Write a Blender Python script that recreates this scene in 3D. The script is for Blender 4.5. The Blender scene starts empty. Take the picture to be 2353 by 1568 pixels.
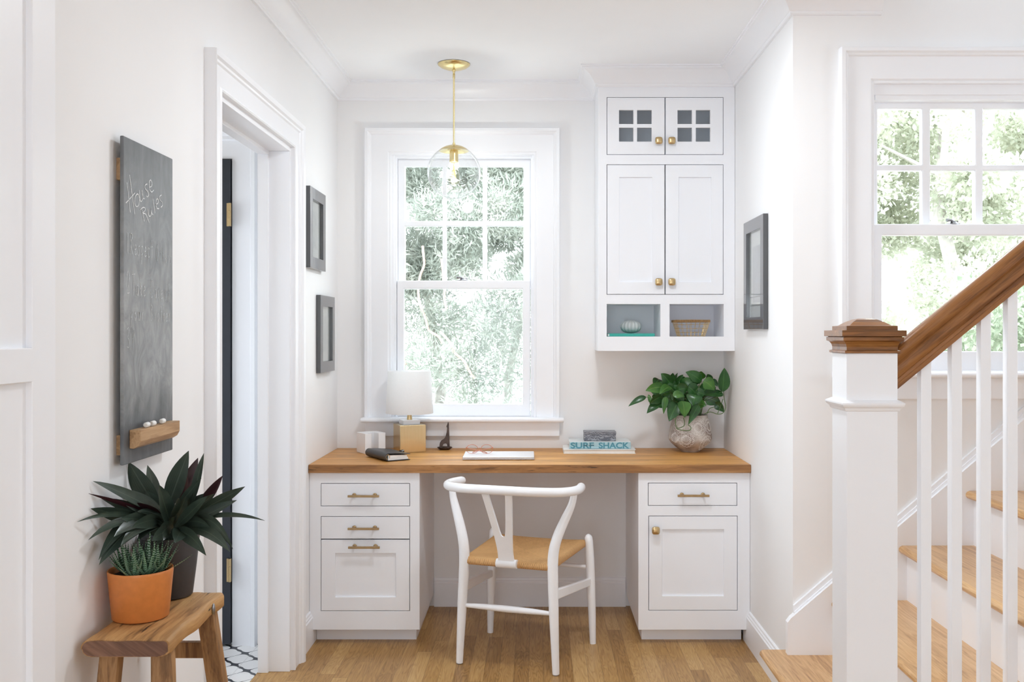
import bpy, math, random
from mathutils import Vector, Matrix, Quaternion
import numpy as np
random.seed(7)
R = math.radians
SC = bpy.context.scene
COL = SC.collection

# ------------------------------------------------------------------ camera, sky, exposure
HC = 1.308                      # eye height
F = 2218.0                      # focal length in px of a 2353 px wide frame
VX, VY = 1232.0, 765.0          # vanishing point of the depth lines
cam_d = bpy.data.cameras.new('camera')
cam_d.sensor_width = 36.0
cam_d.lens = 36.0 * F / 2353.0
cam_d.shift_x = -(VX - 1176.5) / 2353.0
cam_d.shift_y = -(784.0 - VY) / 2353.0
cam_d.clip_start = 0.05
cam = bpy.data.objects.new('camera', cam_d)
cam.location = (0, 0, HC)
cam.rotation_euler = (R(90), 0, 0)
COL.objects.link(cam)
SC.camera = cam

SKY = 6.5
world = bpy.data.worlds.new('world')
SC.world = world
world.use_nodes = True
bgn = world.node_tree.nodes['Background']
bgn.inputs[0].default_value = (0.85, 0.925, 1.0, 1)
bgn.inputs[1].default_value = SKY

SC.view_settings.view_transform = 'Standard'
SC.view_settings.look = 'None'
SC.view_settings.gamma = 1.0
SC.view_settings.use_curve_mapping = False
SC.view_settings.exposure = 0.26
SC.cycles.use_denoising = True
SC.cycles.max_bounces = 14
SC.cycles.diffuse_bounces = 8
SC.cycles.glossy_bounces = 4
SC.cycles.transparent_max_bounces = 16
SC.cycles.transmission_bounces = 8
SC.cycles.sample_clamp_indirect = 6.0
SC.cycles.caustics_reflective = False
SC.cycles.caustics_refractive = False


def portal(name, loc, rot, sx, sy, light=None, color=(1, 1, 1)):
    l = bpy.data.lights.new(name, 'AREA')
    l.shape = 'RECTANGLE'
    l.size = sx
    l.size_y = sy
    if light is None:
        l.cycles.is_portal = True
    else:
        l.energy = light
        l.color = color
    o = bpy.data.objects.new(name, l)
    o.location = loc
    o.rotation_euler = rot
    COL.objects.link(o)
    return o


# daylight enters the two windows in view; other openings are unseen, added as fill
portal('daylight_window_1', (-0.35, 4.79, 1.54), (R(-90), 0, 0), 0.72, 1.3)
portal('daylight_window_2', (1.487, 3.54, 1.68), (R(-90), 0, 0), 0.66, 1.05)
portal('added_rear_opening', (-0.3, -1.98, 0.95), (R(90), 0, 0), 0.8, 1.5)
portal('added_left_opening', (-1.05, -1.15, 1.4), (0, R(-90), 0), 1.6, 1.4)
portal('added_side_opening', (3.78, 1.5, 1.75), (0, R(90), 0), 1.1, 1.0)
portal('added_stair_opening', (2.6, 3.54, 3.6), (R(-90), 0, 0), 1.6, 1.0)
portal('added_bath_opening', (-2.68, 3.25, 1.4), (0, R(-90), 0), 1.0, 0.8)

# ------------------------------------------------------------------ helpers
WM = {}


def wx(px, D): return (px - VX) * D / F
def wz(py, D): return HC - (py - VY) * D / F
def at(px, py, D): return Vector((wx(px, D), D, wz(py, D)))


class MB:
    def __init__(self):
        self.v, self.f, self.t = [], [], []

    def add(self, vs, fs, t=0.0):
        n = len(self.v)
        self.v += [Vector(p) for p in vs]
        self.t += ([t] * len(vs)) if not isinstance(t, (list, tuple)) else list(t)
        self.f += [tuple(i + n for i in f) for f in fs]
        return self

    def box(self, a, b, M=None):
        x0, y0, z0 = a
        x1, y1, z1 = b
        vs = [(x0, y0, z0), (x1, y0, z0), (x1, y1, z0), (x0, y1, z0), (x0, y0, z1), (x1, y0, z1), (x1, y1, z1), (x0, y1, z1)]
        if M: vs = [M @ Vector(p) for p in vs]
        return self.add(vs, [(3, 2, 1, 0), (4, 5, 6, 7), (0, 1, 5, 4), (1, 2, 6, 5), (2, 3, 7, 6), (3, 0, 4, 7)])

    def extrude(self, pts, vec):
        n = len(pts)
        vec = Vector(vec)
        vs = [Vector(p) for p in pts] + [Vector(p) + vec for p in pts]
        fs = [tuple(reversed(range(n))), tuple(range(n, 2 * n))]
        fs += [(i, (i + 1) % n, n + (i + 1) % n, n + i) for i in range(n)]
        return self.add(vs, fs)

    def tube(self, path, rad, n=10, cap=True, flat=1.0, updir=None):
        path = [Vector(p) for p in path]
        m = len(path)
        if not isinstance(rad, (list, tuple)): rad = [rad] * m
        tang = []
        for i in range(m):
            d = path[min(i + 1, m - 1)] - path[max(i - 1, 0)]
            tang.append(d.normalized())
        up = Vector(updir) if updir else (Vector((0, 0, 1)) if abs(tang[0].z) < 0.9 else Vector((1, 0, 0)))
        nrm = (up - tang[0] * up.dot(tang[0])).normalized()
        vs = []
        for i in range(m):
            if i:
                nrm = (nrm - tang[i] * nrm.dot(tang[i])).normalized()
            b = tang[i].cross(nrm)
            for k in range(n):
                a = 2 * math.pi * k / n
                vs.append(path[i] + (nrm * math.cos(a) + b * math.sin(a) * flat) * rad[i])
        fs = []
        for i in range(m - 1):
            for k in range(n):
                k2 = (k + 1) % n
                fs.append((i * n + k, i * n + k2, (i + 1) * n + k2, (i + 1) * n + k))
        if cap:
            fs.append(tuple(reversed(range(n))))
            fs.append(tuple(range((m - 1) * n, m * n)))
        return self.add(vs, fs)

    def lathe(self, prof, c=(0, 0, 0), n=32, rx=1.0, ry=1.0, M=None):
        c = Vector(c)
        vs, fs, ring = [], [], []
        for r, z in prof:
            if r < 1e-6:
                ring.append([len(vs)])
                vs.append(c + Vector((0, 0, z)))
            else:
                ring.append(list(range(len(vs), len(vs) + n)))
                for k in range(n):
                    a = 2 * math.pi * k / n
                    vs.append(c + Vector((r * rx * math.cos(a), r * ry * math.sin(a), z)))
        for a, b in zip(ring[:-1], ring[1:]):
            for k in range(n):
                k2 = (k + 1) % n
                if len(a) == 1 and len(b) == 1: continue
                if len(a) == 1: fs.append((a[0], b[k2], b[k]))
                elif len(b) == 1: fs.append((a[k], a[k2], b[0]))
                else: fs.append((a[k], a[k2], b[k2], b[k]))
        if M: vs = [M @ p for p in vs]
        return self.add(vs, fs)

    def ball(self, c, r, sc=(1, 1, 1), n=12, M=None):
        prof = [(r * math.sin(math.pi * i / (n // 2)) if 0 < i < n // 2 else 0.0, -r * math.cos(math.pi * i / (n // 2))) for i in range(n // 2 + 1)]
        b = MB().lathe(prof, n=n)
        c = Vector(c)
        vs = [c + Vector((p.x * sc[0], p.y * sc[1], p.z * sc[2])) for p in b.v]
        if M: vs = [M @ p for p in vs]
        return self.add(vs, b.f)

    def plate(self, x0, x1, z0, z1, holes, b0, b1, mp):
        """slab with rectangular holes, welded; mp(u,v,b) -> point"""
        us = sorted(set([x0, x1] + [h[0] for h in holes] + [h[1] for h in holes]))
        vs_ = sorted(set([z0, z1] + [h[2] for h in holes] + [h[3] for h in holes]))
        us = [u for u in us if x0 - 1e-9 <= u <= x1 + 1e-9]
        vs_ = [v for v in vs_ if z0 - 1e-9 <= v <= z1 + 1e-9]
        nu, nv = len(us) - 1, len(vs_) - 1
        def solid(i, j):
            if i < 0 or j < 0 or i >= nu or j >= nv: return False
            cu, cv = (us[i] + us[i + 1]) / 2, (vs_[j] + vs_[j + 1]) / 2
            return not any(h[0] < cu < h[1] and h[2] < cv < h[3] for h in holes)
        idx, vs, fs = {}, [], []
        def V(i, j, k):
            key = (i, j, k)
            if key not in idx:
                idx[key] = len(vs)
                vs.append(mp(us[i], vs_[j], (b0, b1)[k]))
            return idx[key]
        for i in range(nu):
            for j in range(nv):
                if not solid(i, j): continue
                fs.append((V(i, j, 0), V(i, j + 1, 0), V(i + 1, j + 1, 0), V(i + 1, j, 0)))
                fs.append((V(i, j, 1), V(i + 1, j, 1), V(i + 1, j + 1, 1), V(i, j + 1, 1)))
                if not solid(i - 1, j): fs.append((V(i, j, 0), V(i, j, 1), V(i, j + 1, 1), V(i, j + 1, 0)))
                if not solid(i + 1, j): fs.append((V(i + 1, j, 0), V(i + 1, j + 1, 0), V(i + 1, j + 1, 1), V(i + 1, j, 1)))
                if not solid(i, j - 1): fs.append((V(i, j, 0), V(i + 1, j, 0), V(i + 1, j, 1), V(i, j, 1)))
                if not solid(i, j + 1): fs.append((V(i, j + 1, 0), V(i, j + 1, 1), V(i + 1, j + 1, 1), V(i + 1, j + 1, 0)))
        return self.add(vs, fs)

    def sweep(self, path, prof, mp, closed=False):
        m = len(path)
        path = [Vector(p) for p in path]
        def rn(a, b):
            d = (b - a).normalized()
            return Vector((d.y, -d.x))
        vs = []
        for i in range(m):
            if closed or 0 < i < m - 1:
                n1 = rn(path[i - 1], path[i])
                n2 = rn(path[i], path[(i + 1) % m])
                o = (n1 + n2) / (1 + n1.dot(n2))
            elif i == 0: o = rn(path[0], path[1])
            else: o = rn(path[-2], path[-1])
            for a, b in prof:
                q = path[i] + o * a
                vs.append(mp(q.x, q.y, b))
        k = len(prof)
        fs = []
        for i in range(m if closed else m - 1):
            i2 = (i + 1) % m
            for j in range(k):
                j2 = (j + 1) % k
                fs.append((i * k + j, i * k + j2, i2 * k + j2, i2 * k + j))
        if not closed:
            fs.append(tuple(reversed(range(k))))
            fs.append(tuple(range((m - 1) * k, m * k)))
        return self.add(vs, fs)

    def leaf(self, base, tip, w, bend=(0, 0, 0), nrm=(0, 0, 1), fold=0.25, n=7, peak=0.42, t0=0.0, power=1.0, wave=0.0):
        base, tip, bend = Vector(base), Vector(tip), Vector(bend)
        mid = (base + tip) / 2 + bend
        vs, ts = [], []
        for i in range(n + 1):
            s = i / n
            p = base * (1 - s) ** 2 + mid * 2 * s * (1 - s) + tip * s * s
            d = ((mid - base) * (1 - s) + (tip - mid) * s)
            d = d.normalized() if d.length > 1e-9 else Vector((0, 0, 1))
            nn = Vector(nrm)
            side = d.cross(nn)
            if side.length < 1e-4: side = d.cross(Vector((1, 0.2, 0)))
            side.normalize()
            up = side.cross(d).normalized()
            ww = math.sin(math.pi * min(1, (s ** (math.log(0.5) / math.log(peak))))) ** power
            ww = max(ww, 0.0) * w / 2
            if i == 0: ww = w * 0.10
            if i == n: ww = 0.0003
            wv = wave * math.sin(s * 9) * w
            vs += [p - side * ww + up * (ww * fold + wv), p, p + side * ww + up * (ww * fold - wv)]
            ts += [s] * 3
        fs = []
        for i in range(n):
            a = i * 3
            fs += [(a, a + 1, a + 4, a + 3), (a + 1, a + 2, a + 5, a + 4)]
        return self.add(vs, fs, ts)

    def build(self, name, mat, parent=None, M=None, smooth=False, bevel=0.0, origin=None, local=False, seg=2, angle=35, recalc=True, attr=False):
        vs = [M @ p for p in self.v] if M is not None else self.v
        vs = [Vector(p) for p in vs]
        if parent is not None:
            if not local:
                inv = WM[parent.name].inverted()
                vs = [inv @ p for p in vs]
            W = WM[parent.name]
        else:
            if origin is None:
                xs = [p.x for p in vs]; ys = [p.y for p in vs]; zs = [p.z for p in vs]
                origin = Vector(((min(xs) + max(xs)) / 2, (min(ys) + max(ys)) / 2, min(zs)))
            origin = Vector(origin)
            vs = [p - origin for p in vs]
            W = Matrix.Translation(origin)
        me = bpy.data.meshes.new(name)
        me.from_pydata([tuple(p) for p in vs], [], self.f)
        if recalc:
            import bmesh
            bm = bmesh.new(); bm.from_mesh(me)
            bmesh.ops.recalc_face_normals(bm, faces=bm.faces)
            bm.to_mesh(me); bm.free()
        if attr:
            a = me.attributes.new('t', 'FLOAT', 'POINT')
            a.data.foreach_set('value', self.t)
        a = me.attributes.new('c', 'FLOAT', 'POINT')      # 0 on the midrib, 1 at the leaf margin
        a.data.foreach_set('value', [0.0 if i % 3 == 1 else 1.0 for i in range(len(self.v))])
        if mat: me.materials.append(mat)
        if smooth:
            me.polygons.foreach_set('use_smooth', [True] * len(me.polygons))
            me.set_sharp_from_angle(angle=R(angle))
        o = bpy.data.objects.new(name, me)
        COL.objects.link(o)
        if parent is not None: o.parent = parent
        else: o.location = origin
        WM[o.name] = W
        if bevel:
            b = o.modifiers.new('bevel', 'BEVEL')
            b.width = bevel; b.segments = seg; b.limit_method = 'ANGLE'; b.angle_limit = R(40)
            b.harden_normals = False
        return o


def tag(o, label=None, cat=None, group=None, kind=None):
    if label: o['label'] = label
    if cat: o['category'] = cat
    if group: o['group'] = group
    if kind: o['kind'] = kind
    return o


def thing(name, label, cat, loc=(0, 0, 0), rz=0.0, group=None, kind=None):
    o = bpy.data.objects.new(name, None)
    o.empty_display_size = 0.05
    o.location = loc
    o.rotation_euler = (0, 0, rz)
    COL.objects.link(o)
    WM[o.name] = Matrix.Translation(Vector(loc)) @ Matrix.Rotation(rz, 4, 'Z')
    return tag(o, label, cat, group, kind)


def struct(name, mb, mat, label=None, cat=None, **k):
    o = mb.build(name, mat, **k)
    o['kind'] = 'structure'
    if label: o['label'] = label
    if cat: o['category'] = cat
    return o


# ------------------------------------------------------------------ materials
def newmat(name):
    m = bpy.data.materials.new(name)
    m.use_nodes = True
    return m, m.node_tree.nodes, m.node_tree.links, m.node_tree.nodes['Principled BSDF']


def setp(b, color=None, rough=None, metal=None, spec=None, trans=None, ior=None, coat=None, sheen=None, sss=None):
    if color: b.inputs['Base Color'].default_value = (*color, 1)
    if rough is not None: b.inputs['Roughness'].default_value = rough
    if metal is not None: b.inputs['Metallic'].default_value = metal
    if spec is not None: b.inputs['Specular IOR Level'].default_value = spec
    if trans is not None: b.inputs['Transmission Weight'].default_value = trans
    if ior is not None: b.inputs['IOR'].default_value = ior
    if coat is not None: b.inputs['Coat Weight'].default_value = coat


def noise(N, L, vec, scale, detail=4, rough=0.55, dist=0.0):
    n = N.new('ShaderNodeTexNoise')
    n.inputs['Scale'].default_value = scale
    n.inputs['Detail'].default_value = detail
    n.inputs['Roughness'].default_value = rough
    n.inputs['Distortion'].default_value = dist
    if vec is not None: L.new(vec, n.inputs['Vector'])
    return n.outputs['Fac']


def mapping(N, L, scale=(1, 1, 1), rot=(0, 0, 0), loc=(0, 0, 0), kind='Object', tilt=0.0):
    tc = N.new('ShaderNodeTexCoord')
    mp = N.new('ShaderNodeMapping')
    mp.inputs['Scale'].default_value = scale
    mp.inputs['Rotation'].default_value = rot
    mp.inputs['Location'].default_value = loc
    src = tc.outputs[kind]
    if tilt:
        vr = N.new('ShaderNodeVectorRotate'); vr.rotation_type = 'Y_AXIS'
        vr.inputs['Angle'].default_value = tilt
        L.new(src, vr.inputs['Vector']); src = vr.outputs[0]
    L.new(src, mp.inputs['Vector'])
    return mp.outputs['Vector']


def ramp(N, L, fac, stops, interp='LINEAR'):
    r = N.new('ShaderNodeValToRGB')
    r.color_ramp.interpolation = interp
    el = r.color_ramp.elements
    while len(el) < len(stops): el.new(0.5)
    for e, (p, c) in zip(el, stops):
        e.position = p
        e.color = (*c, 1) if len(c) == 3 else c
    L.new(fac, r.inputs['Fac'])
    return r.outputs['Color']


def math_(N, L, op, a, b=None, c=None):
    n = N.new('ShaderNodeMath')
    n.operation = op
    for i, x in enumerate([a, b, c]):
        if x is None: continue
        if isinstance(x, (int, float)): n.inputs[i].default_value = x
        else: L.new(x, n.inputs[i])
    return n.outputs[0]


def mix(N, L, fac, a, b, mode='MIX'):
    n = N.new('ShaderNodeMix')
    n.data_type = 'RGBA'
    n.blend_type = mode
    for s, x in ((n.inputs[0], fac), (n.inputs[6], a), (n.inputs[7], b)):
        if isinstance(x, (int, float)): s.default_value = x
        elif isinstance(x, tuple): s.default_value = (*x, 1)
        else: L.new(x, s)
    return n.outputs[2]


def bump(N, L, b, h, strength=0.2, dist=0.002):
    n = N.new('ShaderNodeBump')
    n.inputs['Strength'].default_value = strength
    n.inputs['Distance'].default_value = dist
    L.new(h, n.inputs['Height'])
    L.new(n.outputs['Normal'], b.inputs['Normal'])


def paint(name, c, rough=0.5, bs=0.05, sc=220, spec=0.35):
    m, N, L, b = newmat(name)
    v = mapping(N, L)
    f = noise(N, L, v, 2.2, 3)
    col = ramp(N, L, f, [(0.3, tuple(x * 0.985 for x in c)), (0.7, tuple(min(1, x * 1.012) for x in c))])
    L.new(col, b.inputs['Base Color'])
    setp(b, rough=rough, spec=spec)
    bump(N, L, b, noise(N, L, v, sc, 2), bs, 0.0008)
    return m


def wood(name, dark, mid, light, axis='X', scale=1.0, rough=0.45, bs=0.15, cracks=0.0, coat=0.0, ring=6.0, tilt=0.0):
    m, N, L, b = newmat(name)
    s = {'X': (1.3, 14, 14), 'Y': (14, 1.3, 14), 'Z': (14, 14, 1.3)}[axis]
    v = mapping(N, L, tuple(x * scale for x in s), tilt=tilt)
    n1 = noise(N, L, v, 1.0, 5, 0.6, 0.6)
    s2 = {'X': (4, 90, 90), 'Y': (90, 4, 90), 'Z': (90, 90, 4)}[axis]
    v2 = mapping(N, L, tuple(x * scale for x in s2), tilt=tilt)
    n2 = noise(N, L, v2, 1.5, 3, 0.6, 0.2)
    rg = math_(N, L, 'FRACT', math_(N, L, 'MULTIPLY', n1, ring))
    rg = math_(N, L, 'ABSOLUTE', math_(N, L, 'SUBTRACT', rg, 0.5))
    f = math_(N, L, 'ADD', math_(N, L, 'MULTIPLY', n1, 0.62), math_(N, L, 'MULTIPLY', n2, 0.30))
    f = math_(N, L, 'ADD', f, math_(N, L, 'MULTIPLY', rg, 0.22))
    col = ramp(N, L, f, [(0.34, dark), (0.52, mid), (0.72, light)])
    if cracks:
        v3 = mapping(N, L, {'X': (5, 60, 60), 'Y': (60, 5, 60), 'Z': (60, 60, 5)}[axis])
        n3 = noise(N, L, v3, 1.0, 4, 0.7, 0.3)
        ck = ramp(N, L, n3, [(0.635 - cracks * 0.03, (0, 0, 0)), (0.67, (1, 1, 1))])
        col = mix(N, L, math_(N, L, 'MULTIPLY', ck, min(1, cracks)), col, tuple(x * 0.25 for x in dark))
    if cracks:
        sq = {'X': (0.35, 1, 1), 'Y': (1, 0.35, 1), 'Z': (1, 1, 0.35)}[axis]
        vo = N.new('ShaderNodeTexVoronoi'); vo.inputs['Scale'].default_value = 17
        L.new(mapping(N, L, sq), vo.inputs['Vector'])
        dsel = N.new('ShaderNodeSeparateColor'); L.new(vo.outputs['Color'], dsel.inputs[0])
        kn = math_(N, L, 'MULTIPLY', math_(N, L, 'LESS_THAN', vo.outputs['Distance'], math_(N, L, 'MULTIPLY', dsel.outputs[1], 0.085)), math_(N, L, 'GREATER_THAN', dsel.outputs[0], 0.45))
        col = mix(N, L, math_(N, L, 'MULTIPLY', kn, 0.85), col, (0.03, 0.014, 0.007))
        big = noise(N, L, mapping(N, L, {'X': (1.1, 9, 9), 'Y': (9, 1.1, 9), 'Z': (9, 9, 1.1)}[axis], loc=(3, 5, 1)), 1.0, 3, 0.5, 0.4)
        col = mix(N, L, ramp(N, L, big, [(0.53, (0, 0, 0)), (0.72, (0.38, 0.38, 0.38))]), col, dark)
    L.new(col, b.inputs['Base Color'])
    setp(b, rough=rough, spec=0.45, coat=coat)
    bump(N, L, b, f, bs, 0.002)
    return m


def floor_mat():
    m, N, L, b = newmat('oak_floor')
    tc = N.new('ShaderNodeTexCoord')
    sx = N.new('ShaderNodeSeparateXYZ')
    L.new(tc.outputs['Object'], sx.inputs[0])
    W, LEN = 0.057, 0.95
    xr = math_(N, L, 'DIVIDE', sx.outputs[0], W)
    row = math_(N, L, 'FLOOR', xr)
    wn = N.new('ShaderNodeTexWhiteNoise'); wn.noise_dimensions = '1D'
    L.new(row, wn.inputs['W'])
    yy = math_(N, L, 'ADD', math_(N, L, 'DIVIDE', sx.outputs[1], LEN), math_(N, L, 'MULTIPLY', wn.outputs[0], 5.0))
    cel = math_(N, L, 'FLOOR', yy)
    cid = N.new('ShaderNodeCombineXYZ')
    L.new(row, cid.inputs[0]); L.new(cel, cid.inputs[1])
    wn2 = N.new('ShaderNodeTexWhiteNoise'); wn2.noise_dimensions = '3D'
    L.new(cid.outputs[0], wn2.inputs['Vector'])
    tone = wn2.outputs[0]
    # grain, shifted per board
    off = N.new('ShaderNodeVectorMath'); off.operation = 'MULTIPLY_ADD'
    L.new(wn2.outputs['Color'], off.inputs[0]); off.inputs[1].default_value = (7, 11, 5)
    mp = N.new('ShaderNodeMapping'); mp.inputs['Scale'].default_value = (19, 1.5, 1)
    L.new(tc.outputs['Object'], mp.inputs[0])
    L.new(mp.outputs[0], off.inputs[2])
    n1 = noise(N, L, off.outputs[0], 1.0, 3, 0.5, 0.35)
    rings = math_(N, L, 'ABSOLUTE', math_(N, L, 'SUBTRACT', math_(N, L, 'FRACT', math_(N, L, 'MULTIPLY', n1, 19.0)), 0.5))
    rings = math_(N, L, 'POWER', math_(N, L, 'MULTIPLY', rings, 2.0), 0.45)
    mp2 = N.new('ShaderNodeMapping'); mp2.inputs['Scale'].default_value = (160, 5, 1)
    L.new(tc.outputs['Object'], mp2.inputs[0])
    n2 = noise(N, L, mp2.outputs[0], 1.0, 3, 0.6)
    f = math_(N, L, 'ADD', math_(N, L, 'MULTIPLY', rings, 0.26), math_(N, L, 'MULTIPLY', n2, 0.42))
    f = math_(N, L, 'ADD', f, math_(N, L, 'MULTIPLY', tone, 0.35))
    col = ramp(N, L, f, [(0.18, (0.16, 0.072, 0.016)), (0.42, (0.32, 0.165, 0.045)), (0.62, (0.44, 0.25, 0.082)), (0.88, (0.58, 0.37, 0.150))])
    # seams
    fx = math_(N, L, 'FRACT', xr)
    ex = math_(N, L, 'MINIMUM', fx, math_(N, L, 'SUBTRACT', 1.0, fx))
    fy = math_(N, L, 'FRACT', yy)
    ey = math_(N, L, 'MULTIPLY', math_(N, L, 'MINIMUM', fy, math_(N, L, 'SUBTRACT', 1.0, fy)), LEN / W)
    e = math_(N, L, 'MINIMUM', ex, ey)
    seam = math_(N, L, 'LESS_THAN', e, 0.012)
    col = mix(N, L, math_(N, L, 'MULTIPLY', seam, 0.55), col, (0.05, 0.028, 0.014))
    L.new(col, b.inputs['Base Color'])
    setp(b, rough=0.36, spec=0.45)
    bump(N, L, b, f, 0.08, 0.001)
    return m


def tile_mat():
    m, N, L, b = newmat('patterned_tile')
    tc = N.new('ShaderNodeTexCoord')
    sx = N.new('ShaderNodeSeparateXYZ')
    L.new(tc.outputs['Object'], sx.inputs[0])
    k = 2 * math.pi / 0.135
    a = math_(N, L, 'MULTIPLY', sx.outputs[0], k)
    c = math_(N, L, 'MULTIPLY', sx.outputs[1], k)
    a2 = math_(N, L, 'ADD', a, math_(N, L, 'MULTIPLY', math_(N, L, 'SINE', math_(N, L, 'MULTIPLY', c, 2.0)), 0.38))
    c2 = math_(N, L, 'ADD', c, math_(N, L, 'MULTIPLY', math_(N, L, 'SINE', math_(N, L, 'MULTIPLY', a, 2.0)), 0.38))
    g = math_(N, L, 'ABSOLUTE', math_(N, L, 'ADD', math_(N, L, 'COSINE', a2), math_(N, L, 'COSINE', c2)))
    line = math_(N, L, 'LESS_THAN', g, 0.15)
    col = mix(N, L, line, (0.80, 0.80, 0.80), (0.025, 0.028, 0.038))
    fx = math_(N, L, 'ABSOLUTE', math_(N, L, 'SUBTRACT', math_(N, L, 'FRACT', math_(N, L, 'DIVIDE', sx.outputs[1], 0.2)), 0.5))
    fy = math_(N, L, 'ABSOLUTE', math_(N, L, 'SUBTRACT', math_(N, L, 'FRACT', math_(N, L, 'DIVIDE', sx.outputs[0], 0.2)), 0.5))
    gr = math_(N, L, 'LESS_THAN', math_(N, L, 'MINIMUM', fx, fy), 0.008)
    col = mix(N, L, math_(N, L, 'MULTIPLY', gr, 0.5), col, (0.5, 0.5, 0.5))
    L.new(col, b.inputs['Base Color'])
    setp(b, rough=0.4)
    return m


def flat(name, c, rough=0.5, metal=0.0, spec=0.5, coat=0.0, var=0.06, sc=30, bs=0.0):
    m, N, L, b = newmat(name)
    v = mapping(N, L)
    f = noise(N, L, v, sc, 3)
    col = ramp(N, L, f, [(0.3, tuple(x * (1 - var) for x in c)), (0.7, tuple(min(1, x * (1 + var)) for x in c))])
    L.new(col, b.inputs['Base Color'])
    setp(b, rough=rough, metal=metal, spec=spec, coat=coat)
    if bs: bump(N, L, b, noise(N, L, v, sc * 6, 3), bs, 0.001)
    return m


def glass_mat(name, tint=(1, 1, 1), rough=0.0, ior=1.45, gain=1.0):
    m = bpy.data.materials.new(name)
    m.use_nodes = True
    N, L = m.node_tree.nodes, m.node_tree.links
    N.clear()
    out = N.new('ShaderNodeOutputMaterial')
    mx = N.new('ShaderNodeMixShader')
    tr = N.new('ShaderNodeBsdfTransparent'); tr.inputs[0].default_value = (*tint, 1)
    gl = N.new('ShaderNodeBsdfGlossy'); gl.inputs['Roughness'].default_value = rough
    lw = N.new('ShaderNodeLayerWeight'); lw.inputs[0].default_value = 0.5
    f0 = ((ior - 1) / (ior + 1)) ** 2
    pw = N.new('ShaderNodeMath'); pw.operation = 'POWER'; pw.inputs[1].default_value = 3.2
    L.new(lw.outputs['Facing'], pw.inputs[0])
    ml = N.new('ShaderNodeMath'); ml.operation = 'MULTIPLY_ADD'; ml.inputs[1].default_value = (1 - f0) * gain; ml.inputs[2].default_value = f0 * gain; ml.use_clamp = True
    L.new(pw.outputs[0], ml.inputs[0])
    L.new(ml.outputs[0], mx.inputs[0]); L.new(tr.outputs[0], mx.inputs[1]); L.new(gl.outputs[0], mx.inputs[2])
    L.new(mx.outputs[0], out.inputs[0])
    return m


def leaf_mat(name, c1, c2, vein=None, back=None, rough=0.35, trans=0.15, stripes=None, sc=9):
    m, N, L, b = newmat(name)
    v = mapping(N, L)
    f = noise(N, L, v, sc, 3)
    col = ramp(N, L, f, [(0.35, c1), (0.65, c2)])
    if stripes:
        at_ = N.new('ShaderNodeAttribute'); at_.attribute_name = 't'
        w = math_(N, L, 'SINE', math_(N, L, 'MULTIPLY', at_.outputs['Fac'], stripes[0]))
        w = math_(N, L, 'ADD', w, math_(N, L, 'MULTIPLY', noise(N, L, v, 260, 2), 1.6))
        col = mix(N, L, ramp(N, L, w, [(0.72, (0, 0, 0)), (1.0, (0.75, 0.75, 0.75))]), col, stripes[1])
    if vein:
        ac = N.new('ShaderNodeAttribute'); ac.attribute_name = 'c'
        rb_ = ramp(N, L, ac.outputs['Fac'], [(0.02, (1, 1, 1)), (0.10, (0, 0, 0))])
        at2 = N.new('ShaderNodeAttribute'); at2.attribute_name = 't'
        sv = math_(N, L, 'SINE', math_(N, L, 'ADD', math_(N, L, 'MULTIPLY', ac.outputs['Fac'], 26.0 if vein[1] else 0.0), math_(N, L, 'MULTIPLY', at2.outputs['Fac'], -60.0 if vein[1] else 0.0)))
        sv2 = math_(N, L, 'SINE', math_(N, L, 'MULTIPLY', ac.outputs['Fac'], 34.0))
        stv = ramp(N, L, sv if vein[1] else sv2, [(0.7, (0, 0, 0)), (1.0, (0.35, 0.35, 0.35))])
        col = mix(N, L, stv, col, vein[0])
        col = mix(N, L, math_(N, L, 'MULTIPLY', rb_, 0.8), col, vein[0])
    if back:
        g = N.new('ShaderNodeNewGeometry')
        col = mix(N, L, g.outputs['Backfacing'], col, back)
    L.new(col, b.inputs['Base Color'])
    setp(b, rough=rough, spec=0.5)
    if trans:
        out = N['Material Output']
        ts = N.new('ShaderNodeBsdfTranslucent')
        L.new(col, ts.inputs[0])
        ms = N.new('ShaderNodeMixShader'); ms.inputs[0].default_value = trans
        L.new(b.outputs[0], ms.inputs[1]); L.new(ts.outputs[0], ms.inputs[2])
        L.new(ms.outputs[0], out.inputs[0])
    return m


M_wall = paint('wall_paint', (0.852, 0.853, 0.860), 0.62)
M_ceil = paint('ceiling_paint', (0.905, 0.92, 0.94), 0.7)
M_trim = paint('trim_paint', (0.868, 0.880, 0.912), 0.32, 0.02, 90, 0.45)
M_cab = paint('cabinet_paint', (0.862, 0.874, 0.910), 0.38, 0.03, 90, 0.4)
M_floor = floor_mat()
M_tile = tile_mat()
M_desk = wood('reclaimed_oak', (0.24, 0.095, 0.024), (0.60, 0.285, 0.070), (0.76, 0.42, 0.125), 'X', 1.0, 0.42, 0.08, 0.9, 0.0, 5)
M_rail = wood('stained_oak', (0.11, 0.040, 0.010), (0.26, 0.105, 0.028), (0.42, 0.19, 0.06), 'X', 1.6, 0.28, 0.06, 0.0, 0.3)
M_hand = wood('handrail_oak', (0.12, 0.042, 0.011), (0.26, 0.105, 0.030), (0.40, 0.18, 0.058), 'X', 2.4, 0.28, 0.05, 0.0, 0.25, 4, tilt=math.atan(0.825))
M_tread = wood('tread_oak', (0.34, 0.165, 0.055), (0.60, 0.35, 0.15), (0.78, 0.52, 0.27), 'Y', 1.0, 0.33, 0.05, 0.0, 0.25, 9)
M_stool = wood('old_elm', (0.11, 0.050, 0.018), (0.43, 0.225, 0.080), (0.66, 0.40, 0.165), 'Y', 1.2, 0.62, 0.5, 1.2, 0.0, 4)
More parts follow.
